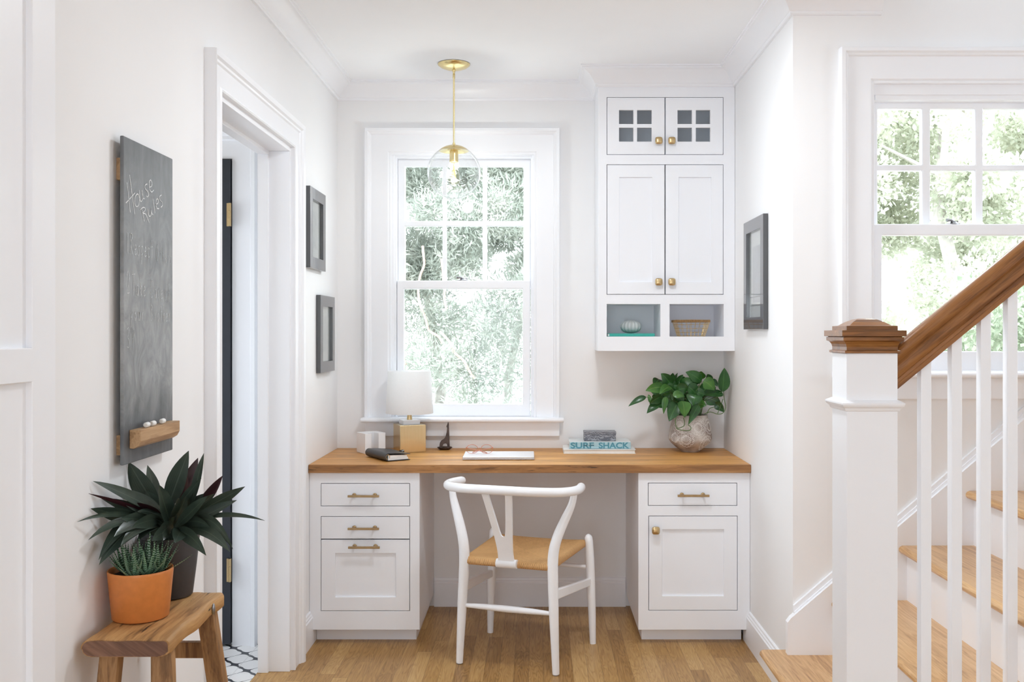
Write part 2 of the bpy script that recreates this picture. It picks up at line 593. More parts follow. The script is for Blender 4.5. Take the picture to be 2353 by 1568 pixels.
M_stool_leg = wood('old_elm_upright', (0.14, 0.066, 0.026), (0.35, 0.185, 0.074), (0.52, 0.31, 0.14), 'Z', 1.2, 0.62, 0.3, 0.3)
M_ledge = wood('ledge_oak', (0.28, 0.15, 0.065), (0.46, 0.28, 0.14), (0.60, 0.40, 0.22), 'Y', 1.5, 0.5, 0.15)
M_brass = flat('brushed_brass', (0.60, 0.44, 0.23), 0.30, 1.0, var=0.05, sc=60)
M_brass_dark = flat('aged_brass', (0.42, 0.29, 0.15), 0.33, 1.0, var=0.08, sc=60)
M_gold = flat('satin_gold', (0.80, 0.66, 0.34), 0.25, 1.0, var=0.04, sc=40)
M_steel = flat('nickel_steel', (0.32, 0.32, 0.33), 0.3, 1.0)
M_black = flat('charcoal_frame', (0.030, 0.031, 0.035), 0.26, 0, 0.9, 0.7, var=0.1, sc=80)
M_door = flat('black_door_paint', (0.022, 0.026, 0.036), 0.42)
M_glass = glass_mat('window_glass', (0.97, 0.985, 0.98), 0.0, 1.25)
M_globe = glass_mat('globe_glass', (0.975, 0.982, 0.982), 0.0, 1.55, 1.25)
M_bulb = glass_mat('bulb_glass', (0.95, 0.945, 0.86), 0.0, 1.5, 1.2)
M_cabglass = glass_mat('cabinet_glass', (0.93, 0.95, 0.96), 0.03, 1.5)
M_white = flat('white_lacquer', (0.86, 0.86, 0.87), 0.3, var=0.01)
M_chair = flat('white_chair_paint', (0.865, 0.872, 0.895), 0.28, var=0.01, spec=0.5)
M_paper = flat('paper', (0.82, 0.82, 0.80), 0.8, var=0.02, sc=200)

# ------------------------------------------------------------------ room shell
XL, XR, DB, DS, ZC = -0.952, 0.898, 4.62, 3.376, 2.50
front = lambda D: (lambda u, v, b: (u, D - b, v))      # wall facing the viewer, b = out of the wall
left = lambda u, v, b: (XL + b, u, v)
right = lambda u, v, b: (XR - b, u, v)

struct('floor', MB().box((XL - 0.12, -2.15, -0.1), (3.75, DB + 0.1, 0)), M_floor, 'narrow-strip oak floor running towards the desk', 'floor')
struct('floor_bathroom', MB().box((-2.65, 2.4, -0.099), (-1.072, 5.6, 0.0015)), M_tile, 'white floor tiles with black lattice pattern beyond the doorway', 'floor')
mb = MB().box((XL - 0.12, -2.15, ZC), (1.30, DS + 0.06, ZC + 0.25))
mb.box((XL - 0.12, DS + 0.06, ZC), (XR + 0.1, DB + 0.1, ZC + 0.25))
struct('ceiling', mb, M_ceil, 'flat white ceiling over the desk nook', 'ceiling')
struct('ceiling_stairwell', MB().box((1.25, -2.15, 4.6), (3.75, DS + 0.2, 4.7)), M_ceil, 'white ceiling high above the stairs', 'ceiling')
struct('wall_back', MB().plate(XL - 0.12, XR + 0.1, 0, ZC, [(-0.703, -0.002, 0.885, 2.169)], -0.15, 0, front(DB)), M_wall, 'off-white wall behind the desk around the window', 'wall')
struct('wall_left', MB().plate(-2.05, DB + 0.1, 0, ZC, [(2.87, 3.74, -1, 2.027), (-1.85, -0.45, 0.6, 2.2)], -0.119, 0, left), M_wall, 'off-white wall with chalkboard, doorway and small frames', 'wall')
struct('wall_right', MB().box((XR, DS, 0), (XR + 0.12, DB, 4.6)), M_wall, 'off-white side wall with one tall black frame', 'wall')
struct('wall_stairs', MB().plate(XR + 0.12, 3.75, 0, 4.6, [(1.169, 1.805, 1.15, 2.188), (1.8, 3.4, 3.1, 4.1)], -0.15, 0, front(DS)), M_wall, 'off-white wall rising beside the stairs', 'wall')
struct('wall_rear', MB().plate(XL - 0.12, 3.75, 0, 4.6, [(-0.7, 0.1, 0.2, 1.7)], -0.12, 0, lambda u, v, b: (u, -2.05 + b, v)), M_wall, 'wall behind the viewer', 'wall')
struct('wall_far_side', MB().plate(-2.15, DS + 0.1, 0, 4.6, [(1.0, 2.0, 1.2, 2.3)], -0.1, 0, lambda u, v, b: (3.75 - b, u, v)), M_wall, 'side wall of the stair hall', 'wall')
struct('wall_upper_floor', MB().box((1.18, -2.15, ZC + 0.25), (1.30, DS, 4.6)), M_wall, 'wall of the upper floor over the ceiling edge', 'wall')
# bathroom beyond the doorway
struct('wall_bathroom', MB().plate(-2.65, -1.072, 0, 2.3, [], -0.1, 0, front(4.05)), M_wall, 'wall beyond the doorway holding the black door', 'wall')
struct('wall_bathroom_side', MB().plate(2.4, 4.15, 0, 2.3, [(2.75, 3.75, 0.9, 1.9)], -0.1, 0, lambda u, v, b: (-2.65 + b, u, v)), M_wall, 'far side wall of the bathroom', 'wall')
struct('wall_bathroom_near', MB().box((-2.65, 2.30, 0), (-1.072, 2.4, 2.3)), M_wall, 'near wall of the bathroom', 'wall')
struct('ceiling_bathroom', MB().box((-2.75, 2.3, 2.16), (-1.072, 4.15, 2.3)), flat('tan_ceiling', (0.5, 0.42, 0.33), 0.8), 'low tan ceiling beyond the doorway', 'ceiling')

# crown moulding, one continuous mitred run
cz = 2.418
crown = [(0, cz), (0.010, cz), (0.013, cz + 0.005), (0.013, cz + 0.011), (0.018, cz + 0.014), (0.022, cz + 0.022), (0.031, cz + 0.037),
         (0.044, cz + 0.051), (0.060, cz + 0.062), (0.070, cz + 0.067), (0.076, cz + 0.069), (0.076, cz + 0.074), (0.083, cz + 0.076), (0.083, ZC), (0, ZC)]
path = [(XL, -2.0), (XL, DB), (0.2806, DB), (0.2806, 4.358), (XR, 4.358), (XR, DS), (1.205, DS)]
struct('trim_1', MB().sweep(path, crown, lambda x, y, b: (x, y, b)), M_trim, 'white crown moulding around the nook ceiling and cabinet top', 'moulding', smooth=True, angle=28)
bc = [(0, 2.085), (0.012, 2.085), (0.02, 2.105), (0.045, 2.135), (0.05, 2.16), (0, 2.16)]
struct('trim_2', MB().sweep([(-2.6, 4.05), (-1.08, 4.05)], bc, lambda x, y, b: (x, y, b)), M_trim, 'white crown moulding seen through the doorway', 'moulding')
# baseboards
basep = [(0, 0), (0.016, 0), (0.016, 0.112), (0.012, 0.117), (0.012, 0.122), (0.008, 0.127), (0.007, 0.134), (0.003, 0.138), (0, 0.138)]
g = lambda x, y, b: (x, y, b)
struct('baseboard_back', MB().sweep([(-0.487, DB), (0.427, DB)], basep, g), M_trim, 'white baseboard under the desk', 'baseboard')
struct('baseboard_right', MB().sweep([(XR, 4.115), (XR, DS)], basep, g), M_trim, 'white baseboard on the side wall before the first step', 'baseboard')
struct('baseboard_left', MB().sweep([(XL, 3.842), (XL, 4.115)], basep, g), M_trim, 'short white baseboard between doorway and cabinet', 'baseboard')
struct('baseboard_hall', MB().sweep([(XL, 1.876), (XL, 2.769)], basep, g), M_trim, 'white baseboard behind the wooden stool', 'baseboard')

# ------------------------------------------------------------------ doorway in the left wall
d1 = thing('door_1', 'white cased doorway opening to a tiled room', 'doorway', (XL, 3.3, 0), kind='structure')
casp = [(0, 0), (0, 0.017), (-0.004, 0.020), (-0.010, 0.016), (-0.070, 0.016), (-0.074, 0.022), (-0.080, 0.024), (-0.085, 0.032), (-0.100, 0.036), (-0.101, 0.030), (-0.101, 0)]
MB().sweep([(2.87, 0), (2.87, 2.027), (3.74, 2.027), (3.74, 0)], casp, left).build('casing', M_trim, d1)
mb = MB().box((XL - 0.119, 3.722, 0), (XL + 0.002, 3.742, 2.009)).box((XL - 0.119, 2.868, 0), (XL + 0.002, 2.888, 2.009)).box((XL - 0.119, 2.868, 2.009), (XL + 0.002, 3.742, 2.03))
mb.box((XL - 0.118, 3.708, 0), (XL - 0.078, 3.7225, 1.995)).box((XL - 0.118, 2.8875, 0), (XL - 0.078, 2.902, 1.995)).box((XL - 0.118, 2.8875, 1.995), (XL - 0.078, 3.7225, 2.0095))
mb.build('jamb', M_trim, d1, bevel=0.0015)
mb = MB().box((XL - 0.1205, 2.888, 0), (XL - 0.01, 3.722, 0.004))
# black door and casing in the bathroom wall
d2 = thing('door_2', 'black door seen edge-on through the doorway', 'door', (-1.65, 4.05, 0), kind='structure')
xd = -1.272
MB().box((-2.08, 4.012, 0.012), (xd, 4.049, 2.03)).build('door_leaf', M_door, d2, bevel=0.002)
casb = [(0, 0), (0, 0.024), (-0.075, 0.024), (-0.080, 0.036), (-0.097, 0.038), (-0.098, 0)]
MB().sweep([(-2.084, 0), (-2.084, 2.034), (xd + 0.004, 2.034), (xd + 0.004, 0)], casb, front(4.05)).build('casing', M_trim, d2)
for zz in (1.798, 0.322):
    hb = MB().box((xd - 0.012, 4.004, zz - 0.048), (xd + 0.005, 4.013, zz + 0.048))
    for k in range(3):
        hb.lathe([(0, 0), (0.0055, 0), (0.0055, 0.03), (0, 0.03)], (xd + 0.001, 4.003, zz - 0.048 + k * 0.033), 10)
    hb.build('hinge', M_brass, d2)
MB().lathe([(0, -0.03), (0.02, -0.028), (0.028, -0.01), (0.02, 0.01), (0.012, 0.025), (0.012, 0.04)], n=20, M=Matrix.Translation((-2.02, 3.975, 0.95)) @ Matrix.Rotation(R(-90), 4, 'X')).build('door_knob', M_brass, d2, smooth=True)
# panelled closet door at the near left
d3 = thing('door_3', 'white panelled door at the left edge of the view', 'door', (XL, 1.4, 0), kind='structure')
mb = MB().plate(0.95, 1.852, 0.02, 2.05, [(1.04, 1.767, 1.28, 1.95), (1.04, 1.767, 0.15, 1.218)], 0.002, 0.030, left)
mb.build('door_leaf', M_trim, d3, bevel=0.0015)
MB().plate(1.03, 1.777, 0.1, 1.97, [], 0.002, 0.018, left).build('door_panel', M_trim, d3)
MB().sweep([(0.94, 0), (0.94, 2.07), (1.855, 2.07), (1.855, 0)], [(0, 0), (0, 0.020), (-0.006, 0.024), (-0.014, 0.018), (-0.020, 0.012), (-0.020, 0)], left).build('casing', M_trim, d3)

# ------------------------------------------------------------------ windows
def cm(cpx0, cpx1, cpy0, cpy1, D): return (wx(cpx0, D), wx(cpx1, D), wz(cpy1, D), wz(cpy0, D))

wcas = [(0, 0), (0, 0.014), (-0.005, 0.018), (-0.083, 0.018), (-0.087, 0.026), (-0.093, 0.028), (-0.099, 0.036), (-0.112, 0.036), (-0.114, 0.030), (-0.114, 0)]


def window(name, label, D, x0, x1, z0, z1, wall_t, casing_w, frame_ring, up, lo, stool, apron, lockx, top_bands=False):
    w = thing(name, label, 'window', ((x0 + x1) / 2, D, z0), kind='structure')
    k = casing_w / 0.114
    prof = [(a * k, b) for a, b in wcas]
    MB().sweep([(x0, z0), (x0, z1), (x1, z1), (x1, z0)], prof, front(D)).build('casing', M_trim, w)
    fx0, fx1, fz1 = frame_ring
    fm = MB()
    fm.plate(x0 - 0.001, x1 + 0.001, z0, z1 + 0.001, [(x0 + 0.010, x1 - 0.010, z0 - 1, z1 - 0.010)], -0.010, 0.012, front(D))
    fm.plate(x0, x1, z0, z1, [(fx0 - 0.008, fx1 + 0.008, z0 - 1, fz1 + 0.012)], -0.024, -0.006, front(D))
    fm.plate(x0, x1, z0, z1, [(fx0, fx1, z0 - 1, fz1)], -wall_t, -0.020, front(D))
    if top_bands:
        fm.box((fx0, D + 0.012, fz1 - 0.004), (fx1, D + 0.022, fz1 + 0.05))
    fm.build('window_frame', M_trim, w, bevel=0.002)
    uD, uo, ug = up
    us = MB().plate(uo[0], uo[1], uo[2], uo[3], ug, 0.0, -0.030, front(uD)).build('upper_sash', M_trim, w, bevel=0.004, seg=2)
    pu = MB().box((uo[0] + 0.01, uD + 0.014, uo[2] + 0.005), (uo[1] - 0.01, uD + 0.017, uo[3] - 0.01)).build('glass_pane', M_glass, us)
    lD, lo_, lg = lo
    ls = MB().plate(lo_[0], lo_[1], lo_[2], lo_[3], lg, 0.0, -0.032, front(lD)).build('lower_sash', M_trim, w, bevel=0.004, seg=2)
    MB().box((lo_[0] + 0.01, lD + 0.014, lo_[2] + 0.01), (lo_[1] - 0.01, lD + 0.017, lo_[3] - 0.008)).build('glass_pane', M_glass, ls)
    zt = lo_[3]
    lk = MB().lathe([(0, 0), (0.020, 0), (0.020, 0.003), (0.013, 0.007), (0.008, 0.011), (0, 0.011)], (lockx, lD + 0.018, zt), 20, 1.3, 0.7)
    lk.tube([(lockx, lD + 0.018, zt + 0.011), (lockx - 0.012, lD + 0.008, zt + 0.015), (lockx - 0.028, lD + 0.004, zt + 0.014)], [0.005, 0.0045, 0.006], 10)
    lk.box((lockx - 0.004, lD + 0.026, zt + 0.004), (lockx + 0.022, lD + 0.038, zt + 0.014))
    lk.build('sash_lock', M_steel, w, smooth=True)
    sx0, sx1, st, sth, sp = stool
    pts = [(sx0, D + 0.03, st), (sx0, D - sp + 0.008, st), (sx0, D - sp + 0.002, st - 0.004), (sx0, D - sp, st - sth / 2), (sx0, D - sp + 0.002, st - sth + 0.004), (sx0, D - sp + 0.008, st - sth), (sx0, D, st - sth), (sx0, D + 0.03, st - sth)]
    MB().extrude(pts, (sx1 - sx0, 0, 0)).build('window_sill', M_trim, w)
    ax0, ax1, az0 = apron
    MB().box((ax0, D - 0.022, az0), (ax1, D + 0.001, st - sth), ).build('apron', M_trim, w, bevel=0.003)
    return w


uD, lD = 4.69, 4.645
ug = [cm(a, b, c, d, uD) for a, b in ((931, 1017), (1026, 1109), (1119, 1203)) for c, d in ((383, 508), (520, 650))]
window('window_1', 'double-hung white window above the desk', DB, -0.703, -0.002, 0.885, 2.169, 0.15, 0.114,
       (-0.672, -0.026, 2.150),
       (uD, (-0.672, -0.026, 1.52, 2.150), ug),
       (lD, (-0.670, -0.028, 0.905, wz(645, lD)), [cm(928, 1201, 664, 929, lD)]),
       (-0.828, 0.130, 0.905, 0.021, 0.070), (-0.815, 0.112, 0.814), wx(1062, lD))
uD, lD = 3.45, 3.405
ug = [cm(a, b, c, d, uD) for a, b in ((2017, 2119), (2138, 2241), (2259, 2362)) for c, d in ((250, 379), (392, 522))]
window('window_2', 'double-hung white window beside the stairs', DS, 1.169, 1.805, 1.15, 2.188, 0.15, 0.112,
       (1.190, 1.784, 2.130),
       (uD, (1.190, 1.784, 1.66, 2.132), ug),
       (lD, (1.190, 1.784, 1.172, wz(515, lD)), [(wx(2027, lD), 1.750, wz(808, lD), wz(541, lD))]),
       (1.035, 1.94, 1.172, 0.020, 0.06), (1.055, 1.92, 1.077), wx(2195, lD), True)

# ------------------------------------------------------------------ stairs
st = thing('staircase', 'oak-tread staircase with white risers climbing to the right', 'stairs', (0.9, 2.9, 0))
N0 = [0.788, 1.024, 1.257, 1.489, 1.715, 1.945, 2.175]
for i, nx in enumerate(N0):
    zt = 0.19 * (i + 1)
    x1 = (N0[i + 1] if i + 1 < len(N0) else nx + 0.235) + 0.045
    if i == len(N0) - 1: x1 = 3.74
    th = 0.028
    pts = [(nx + 0.012, 0, zt), (nx + 0.004, 0, zt - 0.004), (nx, 0, zt - 0.011), (nx, 0, zt - 0.018), (nx + 0.005, 0, zt - 0.025), (nx + 0.012, 0, zt - th), (x1, 0, zt - th), (x1, 0, zt)]
    yb = 3.346
    MB().extrude([(x, 2.38, z) for x, y, z in pts], (0, yb - 2.38, 0)).build('tread', M_tread, st)
    if i == 0:
        MB().extrude([(x, yb, z) for x, y, z in pts[:6] + [(XR - 0.018, 0, zt - th), (XR - 0.018, 0, zt)]], (0, 0.058, 0)).build('tread_return', M_tread, st)
    rz0 = 0 if i == 0 else zt - 0.19
    rb = MB().box((nx + 0.028, 2.40, rz0), (nx + 0.045, yb, zt - th))
    rb.build('riser', M_trim, st)
# skirt board on the wall
sl = 0.865
def skz(x): return 0.300 + sl * (x - 0.898)
pts = [(0.872, 0.19), (0.872, 0.302), (0.884, 0.318), (2.6, skz(2.6) + 0.01), (2.6, 0.2), (1.0, 0.19)]
MB().extrude([(x, DS - 0.030, z) for x, z in pts], (0, 0.029, 0)).build('skirt_board', M_trim, st)
capm = MB()
for o0, o1, dp in ((0.0, 0.022, 0.026), (0.022, 0.036, 0.018), (0.036, 0.056, 0.012)):
    capm.extrude([(0.898, DS - dp, skz(0.898) + o0), (2.6, DS - dp, skz(2.6) + o0), (2.6, DS - dp, skz(2.6) + o1), (0.898, DS - dp, skz(0.898) + o1)], (0, dp, 0))
capm.build('skirt_cap', M_trim, st)
struct('wall_understairs', MB().box((1.1, 2.42, 0), (3.7, 2.44, 0.15)), M_wall, 'low wall under the open stair side', 'wall')

# railing
rl = thing('stair_railing', 'white newel post and balusters with a brown oak handrail', 'railing', (0.853, 2.51, 0))
NX0, NX1, ND0, ND1 = 0.788, 0.918, 2.45, 2.57
cxn, cyn = (NX0 + NX1) / 2, (ND0 + ND1) / 2
hw = 0.065; hd = 0.06
def sqring(mb_, levels):
    vs, fs = [], []
    for p, z in levels:
        vs += [(cxn - hw - p, cyn - hd - p, z), (cxn + hw + p, cyn - hd - p, z), (cxn + hw + p, cyn + hd + p, z), (cxn - hw - p, cyn + hd + p, z)]
    for i in range(len(levels) - 1):
        for k in range(4):
            fs.append((i * 4 + k, i * 4 + (k + 1) % 4, i * 4 + 4 + (k + 1) % 4, i * 4 + 4 + k))
    fs += [(3, 2, 1, 0), tuple(range(len(vs) - 4, len(vs)))]
    mb_.add(vs, fs)
    return mb_
post = sqring(MB(), [(0, 0.19), (0, 1.256)]).build('newel_post', M_trim, rl, bevel=0.002)
sqring(MB(), [(0, 1.108), (0.004, 1.110), (0.006, 1.116), (0.012, 1.121), (0.014, 1.126), (0.014, 1.130), (0.003, 1.136), (0, 1.137)]).build('newel_band', M_trim, rl)
cp = MB()
sqring(cp, [(0.003, 1.2555), (0.006, 1.257), (0.006, 1.262), (0.000, 1.2635), (0.000, 1.272), (0.002, 1.279), (0.006, 1.285), (0.012, 1.288), (0.012, 1.297), (0.008, 1.2975), (0.008, 1.2985), (0.0165, 1.299), (0.0165, 1.314), (0.0, 1.3145), (0.0, 1.3255),
           (-0.012, 1.327), (-0.024, 1.335), (-0.038, 1.342), (-0.052, 1.3455)])
cp.build('newel_cap', M_rail, rl, bevel=0.0012)
SLP = 0.825
def rprof():
    h = [(0.010, 0.109), (0.022, 0.104), (0.029, 0.094), (0.031, 0.082), (0.026, 0.072), (0.024, 0.066), (0.030, 0.060), (0.034, 0.048), (0.033, 0.034), (0.028, 0.028), (0.031, 0.024), (0.031, 0.017), (0.027, 0.014), (0.027, 0.0)]
    return [(-a, b) for a, b in reversed(h)] + h
XE = 2.3
z0r = 1.153
MB().extrude([(NX1, 2.51 + a, z0r + b) for a, b in rprof()], (XE - NX1, 0, (XE - NX1) * SLP)).build('handrail', M_hand, rl, smooth=True, angle=50)
bx = [(0.9954, 1.0225), (1.0747, 1.1018), (1.150, 1.1767), (1.2194, 1.2458), (1.292, 1.319), (1.366, 1.393), (1.44, 1.467), (1.515, 1.542)]
for x0, x1 in bx:
    i = max(k for k, nx in enumerate(N0) if nx < x0)
    zb = 0.19 * (i + 1)
    t0 = z0r + (x0 - NX1) * SLP + 0.004; t1 = z0r + (x1 - NX1) * SLP + 0.004
    m_ = MB().add([(x0, 2.496, zb), (x1, 2.496, zb), (x1, 2.524, zb), (x0, 2.524, zb), (x0, 2.496, t0), (x1, 2.496, t1), (x1, 2.524, t1), (x0, 2.524, t0)],
                  [(3, 2, 1, 0), (4, 5, 6, 7), (0, 1, 5, 4), (1, 2, 6, 5), (2, 3, 7, 6), (3, 0, 4, 7)])
    m_.build('baluster', M_trim, rl, bevel=0.0015)

# ------------------------------------------------------------------ desk top
ZT, ZB = 0.756, 0.722
dk = thing('desk_top', 'long reclaimed-wood desk top spanning the nook between two white base cabinets', 'desk top', (-0.027, 4.325, ZB))
MB().box((XL + 0.001, 4.034, ZB), (XR - 0.001, DB - 0.001, ZT)).build('top_slab', M_desk, dk, bevel=0.001)
M_edge = wood('shaded_weathered_edge', (0.12, 0.050, 0.017), (0.38, 0.175, 0.056), (0.52, 0.27, 0.10), 'X', 1.3, 0.5, 0.15, 1.4, 0.0, 5)  # browner tone partly carries the front face's shade, partly its own wood
MB().box((XL + 0.001, 4.03, ZB), (XR - 0.001, 4.0341, ZT)).build('front_edge', M_edge, dk, bevel=0.0012)['label'] = 'weathered front edge with cracks and nail holes, browner partly from painted-in shade'

# ------------------------------------------------------------------ base cabinets
CF = 4.05
def rect(px0, px1, py0, py1, D=CF): return (wx(px0, D), wx(px1, D), wz(py1, D), wz(py0, D))


def shaker(h, panel, D, th=0.02, gap=0.0024):
    x0, x1, z0, z1 = h[0] + gap, h[1] - gap, h[2] + gap, h[3] - gap
    mb = MB().plate(x0, x1, z0, z1, [panel], 0.0, -th, front(D))
    mb.box((panel[0] - 0.004, D + 0.009, panel[2] - 0.004), (panel[1] + 0.004, D + 0.014, panel[3] + 0.004))
    return mb


def slabfront(h, D, th=0.02, gap=0.0024):
    return MB().box((h[0] + gap, D, h[2] + gap), (h[1] - gap, D + th, h[3] - gap))


def pull(px0, px1, py, parent, D=CF):
    z = wz(py, D - 0.028)
    xa, xb = wx(px0, D - 0.028), wx(px1, D - 0.028)
    y = D - 0.028
    m_ = MB()
    sq = 0.0045
    m_.box((xa, y - sq, z - sq), (xb, y + sq, z + sq))
    h = m_.build('handle', M_brass_dark, parent, bevel=0.001)
    for x in (xa + 0.022, xb - 0.022):
        r_ = MB()
        r_.lathe([(0, 0), (0.0045, 0), (0.0045, 0.020), (0.005, 0.022), (0.0085, 0.023), (0.0092, 0.026), (0.0092, 0.028), (0, 0.028)], n=20,
                 M=Matrix.Translation((x, y, z)) @ Matrix.Rotation(R(-90), 4, 'X'))
        r_.build('handle_post', M_brass_dark, h, smooth=True)
    return h


def knob(px, py, parent, D, r=0.0165):
    x, z = wx(px, D - 0.02), wz(py, D - 0.02)
    m_ = MB()
    def sup(rr, dy, n=28):
        o = []
        for k in range(n):
            a = 2 * math.pi * k / n
            c, s = math.cos(a), math.sin(a)
            q = (abs(c) ** 4 + abs(s) ** 4) ** (-0.25)
            o.append((x + rr * q * c, D - dy, z + rr * q * s))
        return o
    rings = [sup(0.007, 0.0), sup(0.0065, 0.012), sup(r * 0.93, 0.016), sup(r, 0.020), sup(r * 0.96, 0.024), sup(r * 0.7, 0.0275), sup(r * 0.3, 0.0285)]
    vs = [p for rg in rings for p in rg]
    n = 28
    fs = [(i * n + k, i * n + (k + 1) % n, (i + 1) * n + (k + 1) % n, (i + 1) * n + k) for i in range(len(rings) - 1) for k in range(n)]
    fs += [tuple(range((len(rings) - 1) * n, len(rings) * n))]
    m_.add(vs, fs)
    return m_.build('knob', M_brass, parent, smooth=True, angle=50)


def base_cabinet(name, label, x0, x1, holes, tx0, tx1):
    c = thing(name, label, 'cabinet', ((x0 + x1) / 2, 4.33, 0))
    mb = MB().plate(x0, x1, 0.061, ZB, holes, 0, -0.02, front(CF))
    t = 0.018
    mb.box((x0, CF + 0.02, 0.061), (x0 + t, DB - 0.001, ZB)).box((x1 - t, CF + 0.02, 0.061), (x1, DB - 0.001, ZB))
    mb.box((x0 + t, CF + 0.02, 0.061), (x1 - t, DB - 0.02, 0.079)).box((x0 + t, DB - 0.018, 0.061), (x1 - t, DB - 0.002, ZB))
    mb.box((x0 + t, CF + 0.02, ZB - 0.018), (x1 - t, DB - 0.02, ZB))
    mb.build('body', M_cab, c, bevel=0.0008)
    MB().box((tx0, 4.115, 0), (tx1, DB - 0.003, 0.061)).build('toe_kick', M_cab, c)
    return c


h1, h2, h3 = rect(737, 942, 1111, 1164), rect(737, 942, 1187, 1240), rect(737, 942, 1240, 1405)
c1 = base_cabinet('base_cabinet', 'white base cabinet with three brass-handled drawers under the left desk end', XL + 0.001, -0.489, [h1, (h2[0], h2[1], h3[2], h2[3])], -0.935, -0.51)
dr = slabfront(h1, CF).build('drawer', M_cab, c1, bevel=0.001); pull(799, 871, 1141, dr)
dr = slabfront(h2, CF).build('drawer', M_cab, c1, bevel=0.001); pull(799, 871, 1216, dr)
dr = shaker(h3, rect(770, 910, 1272, 1373), CF).build('drawer', M_cab, c1, bevel=0.001); pull(800, 872.5, 1259, dr)
h4, h5 = rect(1489, 1694, 1110, 1163), rect(1490, 1695, 1186, 1404)
c2 = base_cabinet('base_cabinet', 'white base cabinet with one drawer above a door under the right desk end', 0.429, XR - 0.001, [h4, h5], 0.449, 0.874)
dr = slabfront(h4, CF).build('drawer', M_cab, c2, bevel=0.001); pull(1557, 1630, 1140, dr)
dr = shaker(h5, rect(1521.5, 1663.5, 1217, 1370.5), CF).build('door', M_cab, c2, bevel=0.001); knob(1507, 1220, dr, CF)

# ------------------------------------------------------------------ wall cabinet
UF = 4.358
uc = thing('wall_cabinet', 'tall white wall cabinet with brass knobs and two open cubbies', 'cabinet', (0.59, 4.49, 1.2255))
ur = lambda a, b, c, d: rect(a, b, c, d, UF)
H1, H2 = ur(1394, 1662.5, 223.5, 356), ur(1394, 1662.5, 378, 677.5)
Q1, Q2 = ur(1394.2, 1517.6, 699, 773.8), ur(1538.6, 1663, 699, 773.8)
ux0, ux1, uz0, uz1 = 0.2806, XR - 0.001, 1.2255, ZC - 0.002
mb = MB().plate(ux0, ux1, uz0, uz1, [H1, H2, Q1, Q2], 0, -0.02, front(UF))
t = 0.018
yb0, yb1 = UF + 0.02, DB - 0.001
mb.box((ux0, yb0, uz0), (ux0 + t, yb1, uz1)).box((ux1 - t, yb0, uz0), (ux1, yb1, uz1))
mb.box((ux0 + t, yb1 - 0.012, uz0), (ux1 - t, yb1, uz1))
for za, zb_ in ((uz0, Q1[2]), (Q1[3], H2[2]), (H2[3], H1[2]), (H1[3], uz1)):
    mb.box((ux0 + t, yb0, za), (ux1 - t, yb1 - 0.012, zb_))
mb.box((Q1[1], yb0, Q1[2]), (Q2[0], yb1 - 0.012, Q1[3]))
mb.box((ux0 + t, yb0, Q1[2]), (Q1[0], yb1 - 0.012, Q1[3])).box((Q2[1], yb0, Q1[2]), (ux1 - t, yb1 - 0.012, Q1[3]))
mb.build('body', M_cab, uc, bevel=0.0006)
xm = wx(1528.4, UF)
for sx, hx, pxs, kx in ((0, (H1[0], xm), ((1422.5, 1455.5), (1464, 1497.5)), 1514), (1, (xm, H1[1]), ((1557, 1590), (1599, 1632)), 1544)):
    pans = [ur(a, b, c, d) for a, b in pxs for c, d in ((253, 285), (293.5, 325.5))]
    g_ = 0.0024
    dd = MB().plate(hx[0] + g_, hx[1] - g_, H1[2] + g_, H1[3] - g_, pans, 0, -0.02, front(UF)).build('door', M_cab, uc, bevel=0.0008)
    MB().box((pans[0][0] - 0.004, UF + 0.012, pans[1][2] - 0.004), (pans[2][1] + 0.004, UF + 0.015, pans[0][3] + 0.004)).build('glass_pane', M_cabglass, dd)
    knob(kx, 323, dd, UF)
for hx, pn, kx in (((H2[0], xm), ur(1423, 1498.6, 407.3, 648.4), 1514), ((xm, H2[1]), ur(1559.5, 1634.5, 407.3, 648.4), 1544)):
    dd = shaker((hx[0], hx[1], H2[2], H2[3]), pn, UF).build('door', M_cab, uc, bevel=0.0008)
    knob(kx, 648, dd, UF)
# pale bowl inside the glazed compartment
zb = H1[2] + 0.0005
bw = MB().lathe([(0, 0), (0.03, 0), (0.032, 0.006), (0.055, 0.025), (0.068, 0.055), (0.07, 0.07), (0.067, 0.07), (0.064, 0.055), (0.05, 0.03), (0.028, 0.012), (0, 0.01)], (0.545, 4.47, zb), 32)
tag(bw.build('bowl', M_white, smooth=True), 'pale bowl dimly seen behind the small cabinet panes', 'bowl')

# cubby items
M_teal = flat('teal_cloth', (0.035, 0.36, 0.30), 0.6, var=0.08, sc=200)
tb = thing('book', 'thin teal book lying flat in the left cubby', 'book', (0.43, 4.44, Q1[2]))
zf = Q1[2] + 0.0004
MB().box((0.324, 4.371, zf), (0.537, 4.52, zf + 0.0022)).box((0.324, 4.371, zf + 0.0115), (0.537, 4.52, zf + 0.0137)).box((0.332, 4.371, zf + 0.002), (0.537, 4.374, zf + 0.012)).build('cover', M_teal, tb, bevel=0.0006)
MB().box((0.3245, 4.3745, zf + 0.0022), (0.535, 4.518, zf + 0.0115)).build('pages', M_paper, tb)
urn = MB()
vs, fs = [], []
nr, na = 14, 96
for i in range(nr + 1):
    a = math.pi * (i / nr)
    for k in range(na):
        ph = 2 * math.pi * k / na
        rib = 1 + 0.13 * (abs(math.cos(ph * 7)) ** 0.55 - 0.85) * (0.35 + 0.65 * math.sin(a))
        rr = 0.0475 * (math.sin(a) ** 0.85 if 0 < i < nr else 0.12) * rib
        zz = 0.031 - 0.030 * math.copysign(abs(math.cos(a)) ** 0.9, math.cos(a))
        vs.append((0.4366 + rr * math.cos(ph), 4.455 + rr * math.sin(ph), zf + 0.0139 + zz))
